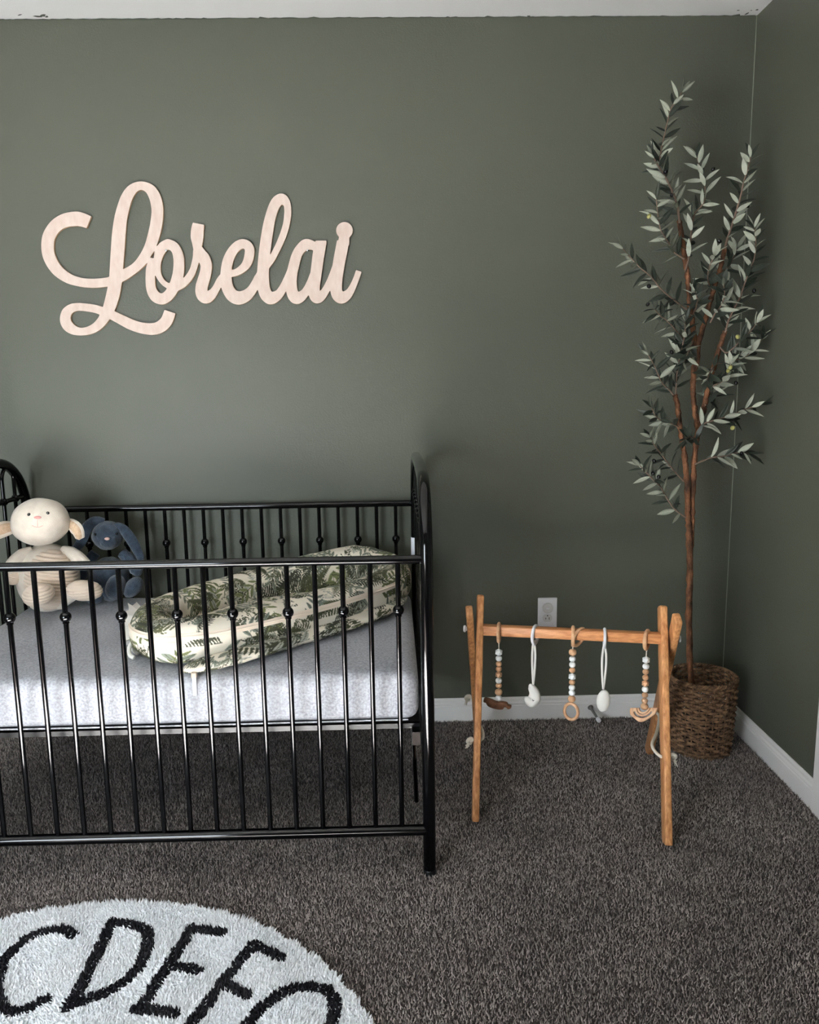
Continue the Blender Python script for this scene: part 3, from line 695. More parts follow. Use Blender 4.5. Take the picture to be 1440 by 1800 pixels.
SIGN = [
 '2455,3188 2422,3192 2390,3198 2359,3207 2330,3219 2304,3232 2279,3247 2254,3266 2231,3287 2208,3312 2188,3336 2167,3367 2147,3400 2127,3439 2110,3474 2081,3553 2042,3679 2016,3780 1998,3873 1979,4000 1966,4108 1958,4204 1938,4516 1930,4671 1919,4844 1916,4860 1909,4865 1889,4872 1852,4880 1766,4891 1658,4898 1554,4897 1486,4892 1433,4884 1347,4860 1288,4840 1240,4816 1180,4776 1127,4733 1083,4689 1046,4642 1012,4588 982,4529 961,4472 950,4422 945,4364 946,4280 953,4224 963,4188 982,4150 1008,4109 1037,4073 1056,4056 1076,4040 1097,4025 1123,4011 1174,3990 1197,3984 1226,3979 1318,3971 1346,3970 1370,3971 1424,3980 1510,4007 1514,4007 1521,4005 1530,3990 1597,3817 1599,3804 1594,3798 1535,3769 1481,3747 1418,3727 1370,3718 1318,3717 1246,3723 1178,3734 1121,3748 1069,3768 1013,3797 962,3830 915,3867 875,3907 839,3951 804,4004 775,4056 756,4100 742,4142 732,4188 725,4240 722,4304 723,4368 729,4424 739,4480 752,4528 770,4575 794,4626 821,4675 853,4723 886,4766 921,4807 960,4844 1002,4878 1049,4911 1105,4944 1160,4972 1199,4988 1242,5003 1363,5032 1414,5042 1466,5049 1534,5055 1606,5059 1674,5059 1730,5057 1794,5051 1878,5040 1886,5041 1889,5048 1888,5060 1878,5109 1835,5296 1813,5377 1810,5386 1805,5392 1798,5393 1792,5392 1731,5372 1690,5361 1624,5348 1558,5339 1466,5329 1406,5324 1366,5323 1322,5326 1282,5331 1254,5337 1226,5346 1195,5360 1168,5376 1140,5396 1117,5417 1101,5437 1086,5459 1075,5483 1065,5512 1057,5544 1051,5580 1050,5612 1051,5640 1056,5668 1063,5692 1075,5721 1089,5747 1103,5769 1121,5791 1139,5809 1161,5827 1201,5852 1247,5873 1290,5886 1338,5894 1402,5898 1470,5896 1532,5888 1590,5874 1638,5859 1684,5840 1723,5819 1761,5793 1800,5760 1840,5720 1877,5677 1920,5620 1924,5616 1930,5613 1938,5614 1957,5624 2193,5755 2238,5779 2278,5797 2338,5821 2405,5844 2467,5860 2530,5874 2598,5884 2650,5888 2706,5886 2758,5878 2806,5865 2850,5846 2897,5820 2935,5791 2966,5762 2994,5729 3017,5693 3036,5656 3056,5604 3080,5524 3081,5516 3078,5510 3065,5503 2910,5451 2898,5449 2894,5449 2889,5453 2886,5458 2858,5534 2842,5570 2821,5601 2790,5630 2772,5644 2753,5656 2736,5664 2718,5671 2695,5676 2666,5679 2614,5681 2553,5676 2494,5667 2442,5655 2386,5637 2331,5616 2287,5597 2028,5476 2020,5472 2016,5468 2015,5464 2017,5456 2038,5401 2056,5348 2078,5278 2094,5219 2117,5116 2141,4968 2145,4957 2151,4952 2207,4924 2257,4893 2332,4844 2392,4800 2437,4765 2479,4727 2522,4686 2572,4632 2583,4624 2586,4625 2586,4629 2570,4689 2562,4739 2559,4792 2556,4884 2558,4960 2562,5029 2569,5076 2581,5128 2595,5169 2614,5210 2637,5247 2662,5278 2688,5300 2719,5321 2751,5336 2788,5348 2811,5352 2834,5354 2858,5353 2882,5349 2902,5343 2926,5333 2949,5321 2971,5307 2992,5292 3014,5274 3052,5232 3086,5186 3127,5115 3133,5109 3140,5104 3187,5084 3233,5057 3268,5032 3303,4999 3338,4961 3366,4925 3394,4882 3417,4841 3435,4803 3452,4760 3464,4724 3490,4633 3497,4617 3501,4615 3505,4618 3511,4629 3522,4666 3524,4692 3521,4728 3514,4765 3498,4826 3453,4960 3442,4999 3436,5036 3432,5068 3431,5100 3432,5128 3437,5164 3446,5197 3458,5226 3472,5251 3494,5278 3517,5299 3541,5316 3568,5328 3590,5334 3610,5336 3630,5336 3650,5333 3670,5327 3690,5318 3707,5308 3728,5292 3766,5254 3794,5218 3837,5145 3877,5065 3886,5056 3889,5058 3893,5064 3915,5128 3940,5180 3967,5225 3997,5263 4033,5295 4054,5310 4076,5324 4101,5336 4121,5344 4162,5353 4186,5356 4210,5355 4233,5352 4258,5347 4282,5339 4311,5327 4337,5313 4362,5298 4404,5264 4443,5223 4470,5186 4517,5109 4526,5098 4529,5098 4534,5105 4553,5168 4569,5207 4586,5238 4606,5266 4633,5295 4664,5320 4695,5337 4726,5347 4746,5350 4766,5350 4787,5348 4807,5343 4828,5336 4847,5327 4891,5299 4923,5271 4955,5235 4985,5193 5018,5134 5021,5129 5026,5127 5030,5133 5043,5177 5053,5207 5068,5240 5082,5265 5098,5286 5115,5305 5135,5321 5155,5333 5178,5341 5202,5345 5226,5345 5254,5341 5277,5333 5300,5320 5326,5302 5352,5280 5378,5250 5416,5196 5420,5192 5425,5191 5430,5198 5447,5241 5461,5267 5480,5292 5504,5312 5519,5321 5533,5327 5562,5334 5594,5334 5622,5327 5645,5317 5664,5304 5686,5286 5709,5261 5734,5226 5793,5125 5798,5117 5802,5114 5807,5117 5809,5124 5821,5176 5831,5208 5843,5233 5860,5260 5883,5285 5909,5307 5937,5323 5966,5333 5998,5336 6026,5334 6058,5325 6090,5310 6120,5288 6149,5261 6171,5235 6194,5198 6229,5133 6267,5040 6324,4884 6352,4796 6355,4780 6350,4774 6336,4768 6273,4748 6266,4747 6261,4749 6255,4759 6223,4852 6191,4931 6162,4990 6121,5057 6109,5073 6093,5089 6073,5105 6053,5117 6038,5121 6027,5120 6022,5115 6018,5105 6013,5068 6013,5008 6017,4956 6028,4864 6044,4756 6058,4668 6077,4572 6101,4460 6125,4324 6129,4313 6139,4303 6141,4296 6142,4240 6138,4212 6142,4183 6148,4168 6173,4141 6189,4116 6199,4092 6204,4064 6205,4044 6203,4024 6198,4005 6192,3988 6182,3970 6172,3956 6159,3941 6143,3928 6115,3912 6082,3903 6050,3901 6018,3906 5986,3919 5960,3936 5938,3961 5922,3989 5914,4010 5910,4031 5909,4052 5912,4076 5917,4096 5923,4112 5935,4133 5957,4160 5958,4165 5958,4174 5950,4214 5944,4220 5928,4224 5925,4229 5922,4237 5869,4520 5844,4668 5794,4805 5763,4883 5741,4932 5711,4991 5679,5047 5659,5079 5642,5098 5630,5106 5626,5106 5624,5104 5622,5099 5622,5065 5627,5000 5693,4548 5720,4388 5730,4313 5737,4292 5737,4236 5732,4228 5722,4226 5562,4226 5555,4227 5551,4230 5541,4246 5534,4246 5486,4221 5453,4208 5418,4199 5386,4197 5362,4201 5336,4208 5312,4220 5289,4236 5263,4259 5223,4303 5202,4330 5182,4358 5161,4393 5145,4425 5130,4461 5113,4505 5095,4564 5050,4737 5044,4756 5001,4857 4949,4964 4926,5006 4901,5045 4880,5076 4864,5096 4849,5108 4827,5119 4798,5127 4788,5128 4782,5126 4777,5123 4769,5115 4758,5093 4744,5044 4737,5004 4728,4916 4725,4864 4725,4792 4729,4724 4735,4711 4802,4622 4843,4555 4894,4459 4936,4376 4979,4287 5009,4217 5033,4156 5051,4104 5066,4055 5081,4000 5096,3932 5109,3864 5117,3808 5121,3764 5122,3720 5120,3664 5116,3624 5110,3586 5102,3551 5090,3518 5078,3493 5062,3466 5044,3444 5025,3427 5003,3413 4980,3404 4954,3400 4929,3400 4902,3406 4875,3416 4845,3433 4816,3456 4793,3481 4771,3511 4747,3555 4726,3599 4703,3660 4680,3728 4651,3832 4626,3935 4605,4044 4582,4183 4562,4324 4543,4484 4531,4604 4518,4779 4495,4823 4472,4852 4446,4910 4383,5015 4363,5039 4339,5063 4317,5080 4294,5094 4266,5107 4242,5114 4214,5119 4194,5117 4173,5111 4154,5102 4139,5089 4122,5070 4110,5051 4098,5026 4086,4989 4079,4960 4073,4888 4074,4874 4077,4869 4086,4865 4119,4859 4161,4849 4191,4839 4217,4828 4246,4814 4276,4796 4309,4773 4338,4750 4359,4731 4377,4709 4396,4684 4413,4657 4430,4625 4442,4598 4451,4572 4459,4540 4466,4502 4472,4456 4473,4424 4473,4396 4468,4368 4462,4343 4451,4317 4438,4293 4422,4271 4404,4252 4381,4235 4355,4221 4326,4209 4298,4203 4274,4200 4246,4201 4212,4208 4180,4220 4145,4237 4117,4257 4087,4283 4052,4320 4021,4357 3992,4400 3968,4440 3946,4483 3928,4528 3912,4576 3900,4624 3888,4684 3880,4744 3874,4811 3871,4823 3837,4861 3814,4894 3798,4922 3765,4989 3738,5035 3722,5058 3705,5077 3685,5093 3662,5107 3651,5109 3646,5103 3645,5092 3652,5044 3697,4888 3716,4796 3726,4716 3727,4664 3723,4624 3712,4580 3698,4539 3679,4497 3665,4475 3650,4454 3590,4387 3559,4349 3551,4336 3550,4328 3552,4312 3571,4200 3576,4168 3580,4044 3588,3964 3586,3954 3579,3949 3570,3946 3404,3912 3392,3912 3385,3921 3370,3971 3360,4016 3353,4076 3350,4136 3351,4168 3355,4200 3374,4269 3397,4384 3393,4412 3389,4496 3384,4536 3374,4586 3354,4669 3343,4704 3330,4735 3306,4781 3275,4827 3243,4867 3232,4876 3226,4878 3224,4876 3223,4868 3234,4788 3238,4740 3240,4696 3238,4588 3232,4528 3226,4497 3218,4467 3207,4433 3193,4399 3179,4369 3162,4338 3146,4314 3131,4293 3114,4274 3097,4259 3078,4246 3057,4235 3026,4221 2976,4204 2958,4201 2942,4201 2927,4203 2913,4208 2864,4232 2836,4248 2817,4261 2800,4276 2761,4321 2759,4322 2757,4320 2762,4297 2807,4152 2834,4043 2846,3983 2856,3920 2864,3856 2868,3796 2870,3744 2870,3696 2867,3648 2862,3605 2854,3555 2840,3496 2827,3453 2812,3416 2798,3389 2782,3362 2745,3311 2727,3289 2707,3269 2687,3253 2666,3238 2643,3225 2621,3215 2598,3207 2570,3199 2542,3193 2510,3189 2482,3187',
 '2463,3340 2443,3347 2422,3358 2408,3368 2394,3382 2378,3402 2358,3433 2328,3492 2311,3536 2299,3571 2269,3677 2242,3794 2227,3888 2214,4009 2205,4116 2200,4192 2192,4360 2175,4556 2164,4716 2165,4723 2167,4726 2174,4726 2180,4724 2247,4688 2297,4657 2327,4634 2355,4607 2386,4574 2415,4535 2452,4481 2478,4438 2505,4388 2530,4334 2548,4288 2564,4240 2606,4079 2634,3953 2654,3820 2662,3732 2662,3700 2660,3668 2654,3623 2641,3552 2631,3513 2619,3480 2602,3441 2586,3410 2570,3386 2556,3372 2533,3355 2506,3343 2482,3337',
 '4959,3596 4951,3599 4944,3604 4929,3621 4910,3651 4894,3683 4879,3720 4866,3759 4840,3860 4818,3975 4784,4196 4754,4429 4752,4456 4753,4464 4755,4466 4759,4463 4771,4443 4837,4308 4870,4234 4897,4168 4921,4105 4941,4048 4962,3979 4975,3928 4983,3884 4990,3827 4998,3733 4998,3688 4994,3644 4988,3620 4982,3610 4974,3602 4967,3597',
 '4267,4372 4249,4377 4227,4388 4210,4402 4192,4420 4174,4442 4156,4468 4138,4502 4123,4535 4106,4579 4093,4624 4082,4676 4076,4724 4077,4739 4082,4743 4090,4743 4109,4737 4134,4726 4157,4713 4181,4697 4204,4676 4226,4654 4242,4634 4254,4614 4267,4587 4281,4549 4290,4515 4297,4472 4304,4412 4302,4394 4296,4380 4286,4374 4277,4372',
 '5419,4384 5407,4387 5395,4395 5358,4426 5330,4458 5319,4475 5309,4493 5297,4525 5276,4600 5231,4796 5222,4858 5217,4924 5218,5004 5223,5052 5234,5101 5240,5116 5246,5123 5250,5125 5260,5124 5286,5110 5306,5094 5323,5075 5346,5038 5374,4990 5412,4908 5457,4784 5471,4680 5493,4488 5505,4408 5502,4401 5498,4398 5481,4388 5450,4384',
 '2954,4387 2946,4390 2940,4396 2904,4444 2881,4477 2864,4512 2846,4558 2833,4601 2826,4640 2823,4684 2823,4732 2826,4774 2832,4808 2842,4839 2859,4873 2883,4909 2908,4936 2935,4957 2958,4969 2974,4973 2981,4970 2987,4959 3013,4880 3032,4808 3043,4732 3048,4664 3049,4600 3047,4556 3038,4492 3028,4452 3015,4425 2997,4403 2988,4396 2979,4392 2964,4388',
 '2710,4415 2704,4419 2694,4433 2646,4513 2643,4520 2644,4524 2648,4528 2654,4530 2690,4537 2697,4536 2700,4532 2703,4520 2712,4440 2713,4424 2711,4417',
 '2730,4847 2728,4848 2726,4853 2724,4888 2725,4940 2729,5000 2733,5028 2739,5052 2748,5076 2758,5097 2773,5119 2791,5137 2809,5148 2826,5153 2842,5154 2854,5150 2874,5138 2891,5123 2908,5104 2925,5081 2929,5072 2927,5065 2888,5040 2867,5025 2844,5004 2820,4980 2800,4956 2782,4931 2762,4899 2738,4854 2733,4847',
 '1363,5464 1322,5473 1305,5480 1292,5488 1278,5498 1267,5511 1256,5525 1250,5537 1244,5556 1240,5576 1239,5596 1241,5616 1245,5631 1252,5648 1262,5663 1274,5678 1303,5708 1336,5732 1357,5743 1377,5751 1413,5760 1450,5760 1494,5753 1536,5740 1582,5719 1613,5700 1636,5684 1659,5663 1682,5638 1711,5603 1733,5569 1746,5543 1747,5536 1745,5531 1730,5523 1678,5505 1638,5495 1598,5487 1530,5476 1450,5467 1390,5463',
]

# ------------------------------------------------------------------ wooden name sign on the wall
def make_sign():
    cu = bpy.data.curves.new('sign_outline', 'CURVE'); cu.dimensions = '2D'; cu.fill_mode = 'BOTH'
    cu.extrude = .0052; cu.bevel_depth = .0008; cu.bevel_resolution = 1; cu.offset = -.0008
    for s in SIGN:
        pts = [tuple(int(q)/10 for q in p.split(',')) for p in s.split()]
        w = [at(x, y, -.013) for x, y in pts]
        sp = cu.splines.new('POLY'); sp.points.add(len(w)-1); sp.use_cyclic_u = True
        for i, p in enumerate(w): sp.points[i].co = (p.x, p.z, 0, 1)
    tmp = bpy.data.objects.new('sign_tmp', cu); COL.objects.link(tmp)
    dg = bpy.context.evaluated_depsgraph_get(); me = bpy.data.meshes.new_from_object(tmp.evaluated_get(dg))
    bpy.data.objects.remove(tmp); bpy.data.curves.remove(cu)
    org = Vector((-.63, -.0065, 1.43))
    for v in me.vertices:
        x, z, d = v.co; v.co = (x-org.x, -d, z-org.z)
    me.materials.clear(); me.materials.append(M['sign']); me.materials.append(M['sign_edge'])
    bm = bmesh.new(); bm.from_mesh(me); bmesh.ops.remove_doubles(bm, verts=bm.verts, dist=.00002); bmesh.ops.recalc_face_normals(bm, faces=bm.faces)
    for f in bm.faces:
        f.material_index = 0 if abs(f.normal.y) > .3 else 1
        f.smooth = False
    bm.to_mesh(me); bm.free(); me.name = 'name_sign'
    o = place('name_sign', me, None, org); ORG[o.name] = org
    tag(o, 'pale plywood cursive name sign on the green wall above the crib', 'sign')
    for x, y in ((292, 440), (541, 440)):
        p = at(x, y, -.012); MB().lathe([(.0012, -.014), (.0038, -.013), (.004, -.011), (.002, -.0095), (.0016, .012)], (p.x, 0, p.z), 12, 'y').build('nail', M['clear'], o)
make_sign()

# ------------------------------------------------------------------ outlet and door stop
oc = (at(945, 1051, 0)+at(979, 1102, 0))/2; oc.y = 0
outlet = thing('wall_outlet', 'white duplex wall outlet above the play gym bar', 'outlet', (oc.x, 0, oc.z))
MB().box((oc.x-.0355, -.0065, oc.z-.0575), (oc.x+.0355, 0, oc.z+.0575)).build('cover_plate', M['plastic'], outlet, bevel=.003, bseg=3)
def socket(dz, cover):
    pts = []
    for k in range(32):
        a = 2*math.pi*k/32; x, z = .0172*math.cos(a), .0172*math.sin(a); z = max(-.0142, min(.0142, z)); pts.append((oc.x+x, -.0065, oc.z+dz+z))
    s = MB().prism(pts, (0,-1,0), .0022).build('socket', M['plastic_grey'], outlet, bevel=.0008)
    if cover:
        MB().lathe([(.0185, -.0135), (.0195, -.012), (.0195, -.009), (.019, -.0085)], (oc.x, 0, oc.z+dz), 28, 'y').build('safety_cover', M['plastic_grey'], s)
        MB().box((oc.x-.006, -.0160, oc.z+dz-.003), (oc.x+.006, -.0130, oc.z+dz+.003)).build('cover_grip', M['plastic'], s, bevel=.001)
    else:
        for dx, h in ((-.0062, .0036), (.0062, .0044)): MB().box((oc.x+dx-.0011, -.0091, oc.z+dz-h-.001), (oc.x+dx+.0011, -.0086, oc.z+dz+h-.001)).build('slot', M['dark'], s, smooth=False)
        MB().lathe([(.0023, -.0091), (.0023, -.0086)], (oc.x, 0, oc.z+dz+.0095), 12, 'y').build('ground_hole', M['dark'], s)
socket(.0195, True); socket(-.0195, False)
MB().lathe([(.0025, -.0075), (.0028, -.0065)], (oc.x, 0, oc.z), 12, 'y').build('screw', M['plastic_grey'], outlet)

ds0 = at(1038, 1243, -.013); ds1 = at(1054, 1268, -.088)
stop = thing('door_stop', 'small metal door stop with a white tip screwed to the baseboard', 'door stop', (ds0.x, -.05, .015))
dv = (ds1-ds0)
MB().tube([ds0, ds0+dv*.04, ds0+dv*.05, ds0+dv*.16], [.011, .011, .008, .006], 16).build('mount', M['steel'], stop)
MB().tube([ds0+dv*.1, ds0+dv*.8], [.0055, .0048], 12).build('shaft', M['steel'], stop)
MB().tube([ds0+dv*.78, ds0+dv*.82, ds0+dv*.96, ds0+dv], [.006, .0082, .0082, .006], 16).build('rubber_tip', M['plastic'], stop)

# ------------------------------------------------------------------ wooden play gym
gym = thing('play_gym', 'wooden A-frame baby play gym with a crossbar, standing right of the crib', 'play gym', (.53, -.5, 0))
BARL, BARR = Vector((.262, -.52, .522)), Vector((.772, -.630, .520))
bx = (BARR-BARL).normalized(); by = Vector((0,0,1)).cross(bx).normalized(); bz = Vector((0,0,1))
def board(p0, p1, wide_dir, w, t, name, m_, parent, round_top=False, bevel=.004):
    """flat board from p0 to p1, width w along wide_dir, thickness t across"""
    ax = (p1-p0).normalized(); wd = (wide_dir-ax*wide_dir.dot(ax)).normalized(); td = ax.cross(wd).normalized()
    L = (p1-p0).length
    if round_top:
        prof = [(-w/2, 0), (w/2, 0), (w/2, L-w*.22)] + [(w/2*math.cos(a), L-w*.22+w*.22*math.sin(a)) for a in [math.pi*k/10 for k in range(1, 10)]] + [(-w/2, L-w*.22)]
    else: prof = [(-w/2, 0), (w/2, 0), (w/2, L), (-w/2, L)]
    poly = [p0+wd*u+ax*v-td*(t/2) for u, v in prof]
    return MB().prism(poly, td, t).build(name, m_, parent, bevel=bevel, bseg=2, angle=50)
def leg(foot, pivot, over):
    foot = Vector(foot); d = (Vector(pivot)-foot).normalized(); L = (Vector(pivot)-foot).length+over
    return board(foot, foot+d*L, Vector((.05, 1, 0)), .040, .0205, 'leg', M['pine'], gym, True)
pv = lambda s: BARL+bx*s
Lb = (BARR-BARL).length
leg_fl = leg((.2235, -.698, 0), pv(-.006), .105)
leg_bl = leg((.288, -.150, 0), pv(-.034), .095)
leg_fr = leg((.7375, -.844, 0), pv(Lb+.006), .095)
leg_br = leg((.862, -.294, 0), pv(Lb+.034), .098)
h_ = .0155
bar_poly = [BARL-bx*.004+by*u+bz*v for u, v in ((-h_,-h_),(h_,-h_),(h_,h_),(-h_,h_))]
bar = MB().prism(bar_poly, bx, Lb+.008).build('crossbar', M['pine_x'], gym, bevel=.0055, bseg=2)
for s, e in ((-.046, -1), (Lb+.046, 1)):
    c = pv(s); MB().tube([c-bx*.010*e, c, c+bx*.004*e, c+bx*.009*e], [.006, .006, .011, .009], 14).build('end_knob', M['plastic'], gym)
# stays of cotton rope through the legs, knotted outside
def rope_piece(pts, name='rope', r=.0045): return MB().tube(catmull(pts, 8), r, 10).build(name, M['rope'], gym)
def knot(c, dirx, s=1.0):
    c = Vector(c); r_ = random.Random(int(c.x*1000)); m = MB()
    m.tube(catmull([c, c+Vector((dirx*.006, 0, .006)), c+Vector((dirx*.014, -.004, .004)), c+Vector((dirx*.016, .004, -.006)), c+Vector((dirx*.008, .002, -.010)), c+Vector((dirx*.006, -.006, .002))], 6), .0055*s, 10)
    for k in range(9):
        e = c+Vector((dirx*(.012+.012*r_.random()), (r_.random()-.5)*.02, -.016-.014*r_.random()))
        m.tube([c+Vector((dirx*.010, 0, -.006)), (c+Vector((dirx*.014, 0, -.012))+e)/2, e], [.003, .0022, .0012], 6)
    return m.build('rope_knot', M['rope'], gym)
def on_leg(foot, pivot, z): 
    f = Vector(foot); d = Vector(pivot)-f; return f+d*(z/d.z)
a = on_leg((.2235,-.698,0), pv(-.006), .215); b_ = on_leg((.288,-.150,0), pv(-.034), .215)
rope_piece([a+Vector((-.012,0,0)), a+Vector((.014,.004,0)), a+Vector((.020,.03,.012)), a*.5+b_*.5+Vector((.0,0,.012)), b_+Vector((.012,-.05,.004)), b_+Vector((.012,-.005,0)), b_+Vector((-.012,0,0))])
knot(a+Vector((-.012,0,0)), -1); knot(b_+Vector((-.014,0,0)), -1)
a = on_leg((.7375,-.844,0), pv(Lb+.006), .215); b_ = on_leg((.862,-.294,0), pv(Lb+.034), .215)
rope_piece([a+Vector((.012,0,0)), a+Vector((-.014,.004,0)), a+Vector((-.022,.05,.01)), a*.5+b_*.5+Vector((-.014,0,.0)), b_+Vector((-.016,-.06,.004)), b_+Vector((-.014,-.005,0)), b_+Vector((.012,0,0))])
knot(a+Vector((.013,0,0)), 1, .9); knot(b_+Vector((.013,0,0)), 1)

# hanging toys: each is one thing that hangs from the bar
def bar_at(px):
    best = None
    for k in range(201):
        c = BARL.lerp(BARR, k/200); v = c-CAM; z = v.dot(FWD); u = 720+F_PX*v.dot(RGT)/z
        if best is None or abs(u-px) < best[0]: best = (abs(u-px), c)
    return best[1]
def faceted(c, r, m_, parent):
    bm = bmesh.new(); bmesh.ops.create_icosphere(bm, subdivisions=1, radius=r)
    mb = MB(); bm.verts.index_update(); mb.add([Vector(c)+Vector((v.co.x, v.co.y, v.co.z*.95)) for v in bm.verts], [[v.index for v in f.verts] for f in bm.faces]); bm.free()
    return mb.build('faceted_bead', m_, parent, smooth=False)
def bead(c, r, m_, parent):
    rz = r*.84; prof = [(.0022, -rz)] + [(max(.0022, r*math.cos(t)**.72), rz*math.sin(t)) for t in [math.radians(d) for d in (-75,-60,-45,-30,-15,0,15,30,45,60,75)]] + [(.0022, rz)]
    return MB().lathe(prof, c, 20).build('bead', m_, parent)
def ring_on_bar(c, m_, parent, tilt=0.0, R=.0265, r=.0056, dz=-.007):
    a1 = (by+bx*tilt).normalized(); return MB().torus(c+Vector((0,0,dz)), R, r, a1, (0,0,1), 36, 10).build('ring', m_, parent)
GRP = 'toys hanging from the play gym bar'
def beaded(px, name, label, ys, kinds, top_y, tilt=0.0):
    c = bar_at(px); t = thing(name, label, 'hanging toy', (c.x, c.y, at(px, ys[-1], c.y).z), GRP)
    ring_on_bar(c, M['beech'], t, tilt)
    zs = [at(px, y, c.y).z for y in ys]
    MB().tube([(c.x, c.y, c.z-.033), (c.x, c.y, zs[0]), (c.x, c.y, zs[-1]-.012)], .0016, 8).build('cord', M['rope'], t)
    MB().tube(catmull([(c.x-.003, c.y, c.z-.030), (c.x, c.y-.004, c.z-.040), (c.x+.003, c.y, c.z-.030)], 5), .0018, 8).build('cord_loop', M['rope'], t)
    for z, k in zip(zs, kinds):
        p = Vector((c.x, c.y, z))
        if k == 'W': faceted(p, .0122, M['bead_white'], t)
        elif k == 'D': faceted(p, .0115, M['beech'], t)
        elif k == 'w': bead(p, .0098, M['bead_white'], t)
        elif k == 'b': bead(p, .0093, M['beech'], t)
        elif k == 'B': bead(p, .0116, M['beech'], t)
    return t, Vector((c.x, c.y, zs[-1]))
y1 = [1030+v/6.43 for v in (750,818,880,938,1003,1070,1125,1200,1265)]
t1, e1 = beaded(877, 'bead_teether', 'wooden bead teether ending in a dark brown wooden cutout, leftmost on the bar', y1, 'WwbbDwbBw', 0)
# brown wooden bird-shaped piece, hung flat under the beads
def cutout(outline, c, scale, ax_u, ax_v, thick, m_, parent, name):
    u, v = Vector(ax_u).normalized(), Vector(ax_v).normalized(); n = u.cross(v).normalized()
    P = catmull([np.array(p+(0,), float) for p in outline], 4, closed=True)
    poly = [Vector(c)+u*(p[0]*scale)+v*(p[1]*scale)-n*(thick/2) for p in P]
    return MB().prism(poly, n, thick).build(name, m_, parent, bevel=.0022, angle=60)
cutout([(-22,5),(-19,8.5),(-10,7),(0,3),(8,4.5),(15,3.5),(17,0),(22,-1.5),(21,-4.5),(17,-6.5),(14,-3.5),(11,-4),(9,-8),(2,-9.5),(-8,-8),(-15,-4.5),(-18,1),(-21,2)], e1+Vector((-.004,-.002,-.018)), 0.00195, bx+Vector((0,0,-.05)), (0,-.35,1), .011, M['walnut'], t1, 'wooden_cutout')
y3 = [1030+v/6 for v in (700,770,830,888,957,1015,1072,1127,1190)]
t3, e3 = beaded(1007, 'bead_teether', 'wooden and white bead teether ending in a wooden ring, middle of the bar', y3, 'BwwbWbwwB', 0)
MB().torus(e3+Vector((-.001, -.001, -.040)), .0205, .0050, (1,-.5,0), (0,0,1), 40, 10, k2=1.22).build('wooden_ring', M['beech'], t3)
c = bar_at(1016); MB().torus(c+Vector((.003, -.004, -.008)), .0262, .0052, (by+bx*.75).normalized(), Vector((.25,0,1)).normalized(), 36, 10).build('second_ring', M['beech'], t3)
y5 = [1030+v/6 for v in (780,848,905,965,1028,1090,1150,1210,1270)]
t5, e5 = beaded(1137, 'bead_teether', 'wooden bead teether ending in pale nested wooden arches, next to the right leg', y5, 'WwbbDwbbB', 0, .35)
# rainbow: three nested arches of wood, tilted
ru, rv = Vector((.86,-.45,.18)).normalized(), Vector((-.25,-.25,-.95)).normalized()
def arch_piece(r0, r1, name, wav):
    pts = []; n_ = 18
    for k in range(n_+1):
        a = math.pi*k/n_; pts.append((r1*math.cos(a), r1*math.sin(a)+wav*math.sin(a*5)))
    for k in range(n_, -1, -1):
        a = math.pi*k/n_; pts.append((r0*math.cos(a), r0*math.sin(a)))
    nn = ru.cross(rv).normalized(); c_ = e5+Vector((-.002, -.003, -.003))
    poly = [c_+ru*p[0]+rv*p[1]-nn*.0055 for p in pts]
    return MB().prism(poly, nn, .011).build(name, M['beech'], t5, bevel=.0014, angle=60)
arch_piece(.0125, .0185, 'wooden_arch', 0); arch_piece(.0195, .0255, 'wooden_arch', 0); arch_piece(.0300, .0400, 'wooden_arch', .0026)
nn = ru.cross(rv).normalized()
for s in (-1, 1):
    poly = [e5+Vector((-.002,-.003,-.003))+ru*(s*a_)+rv*b2-nn*.005 for a_, b2 in ((.0185,0),(.040,0),(.038,.012),(.024,.012))]
    MB().prism(poly, nn, .010).build('arch_foot', M['beech'], t5, bevel=.001)
# cotton moon and cotton egg on ribbon loops
def ribbon(c, zb, parent, dx):
    m = MB()
    for s in (-1, 1):
        P = catmull([(c.x+s*.001, c.y, c.z-.026), (c.x+s*dx, c.y-.002, (c.z*.6+zb*.4)), (c.x+s*dx*.8, c.y-.002, (c.z*.3+zb*.7)), (c.x, c.y, zb)], 6)
        m.tube(P, [.0034]*len(P), 8)
    return m.build('ribbon', M['cotton'], parent)
c = bar_at(939); t2 = thing('cotton_moon', 'white cotton crescent moon hanging on a ribbon from the bar', 'hanging toy', (c.x, c.y, at(939, 1244, c.y).z), GRP)
MB().torus(c+Vector((.004,0,-.009)), .0272, .0050, (by+bx*.3).normalized(), (0,0,1), 36, 10).build('ring', M['plastic'], t2)
zb = at(939, 1203, c.y).z; ribbon(c, zb, t2, .0045)
mc = at(936, 1222, c.y); mp = []
P = catmull([(-.0105,0,.030),(-.004,0,.026),(.006,0,.008),(.0065,0,-.010),(-.002,0,-.019),(-.012,0,-.016),(-.021,0,-.004)], 6)
rr_ = np.interp(np.linspace(0,1,len(P)), [0,.05,.25,.5,.72,.92,1], [.003,.007,.0135,.0195,.0175,.0085,.003])
mo = MB().tube([mc+Vector((p[0], p[0]*.25, p[2])) for p in P], list(rr_), 18).build('moon', M['cotton'], t2)
MB().tube([mc+Vector((-.004,-.020,-.006)), mc+Vector((-.001,-.0215,-.009)), mc+Vector((.002,-.020,-.008))], .0009, 6).build('closed_eye', M['dark'], mo)
c = bar_at(1063); t4 = thing('cotton_toy', 'white cotton egg-shaped toy hanging on a ribbon from the bar', 'hanging toy', (c.x, c.y, at(1062, 1254, c.y).z), GRP)
MB().torus(c+Vector((0,0,-.009)), .0272, .0046, by, (0,0,1), 36, 10).build('ring', M['plastic'], t4)
zb = at(1063, 1211, c.y).z; ribbon(c, zb, t4, .006)
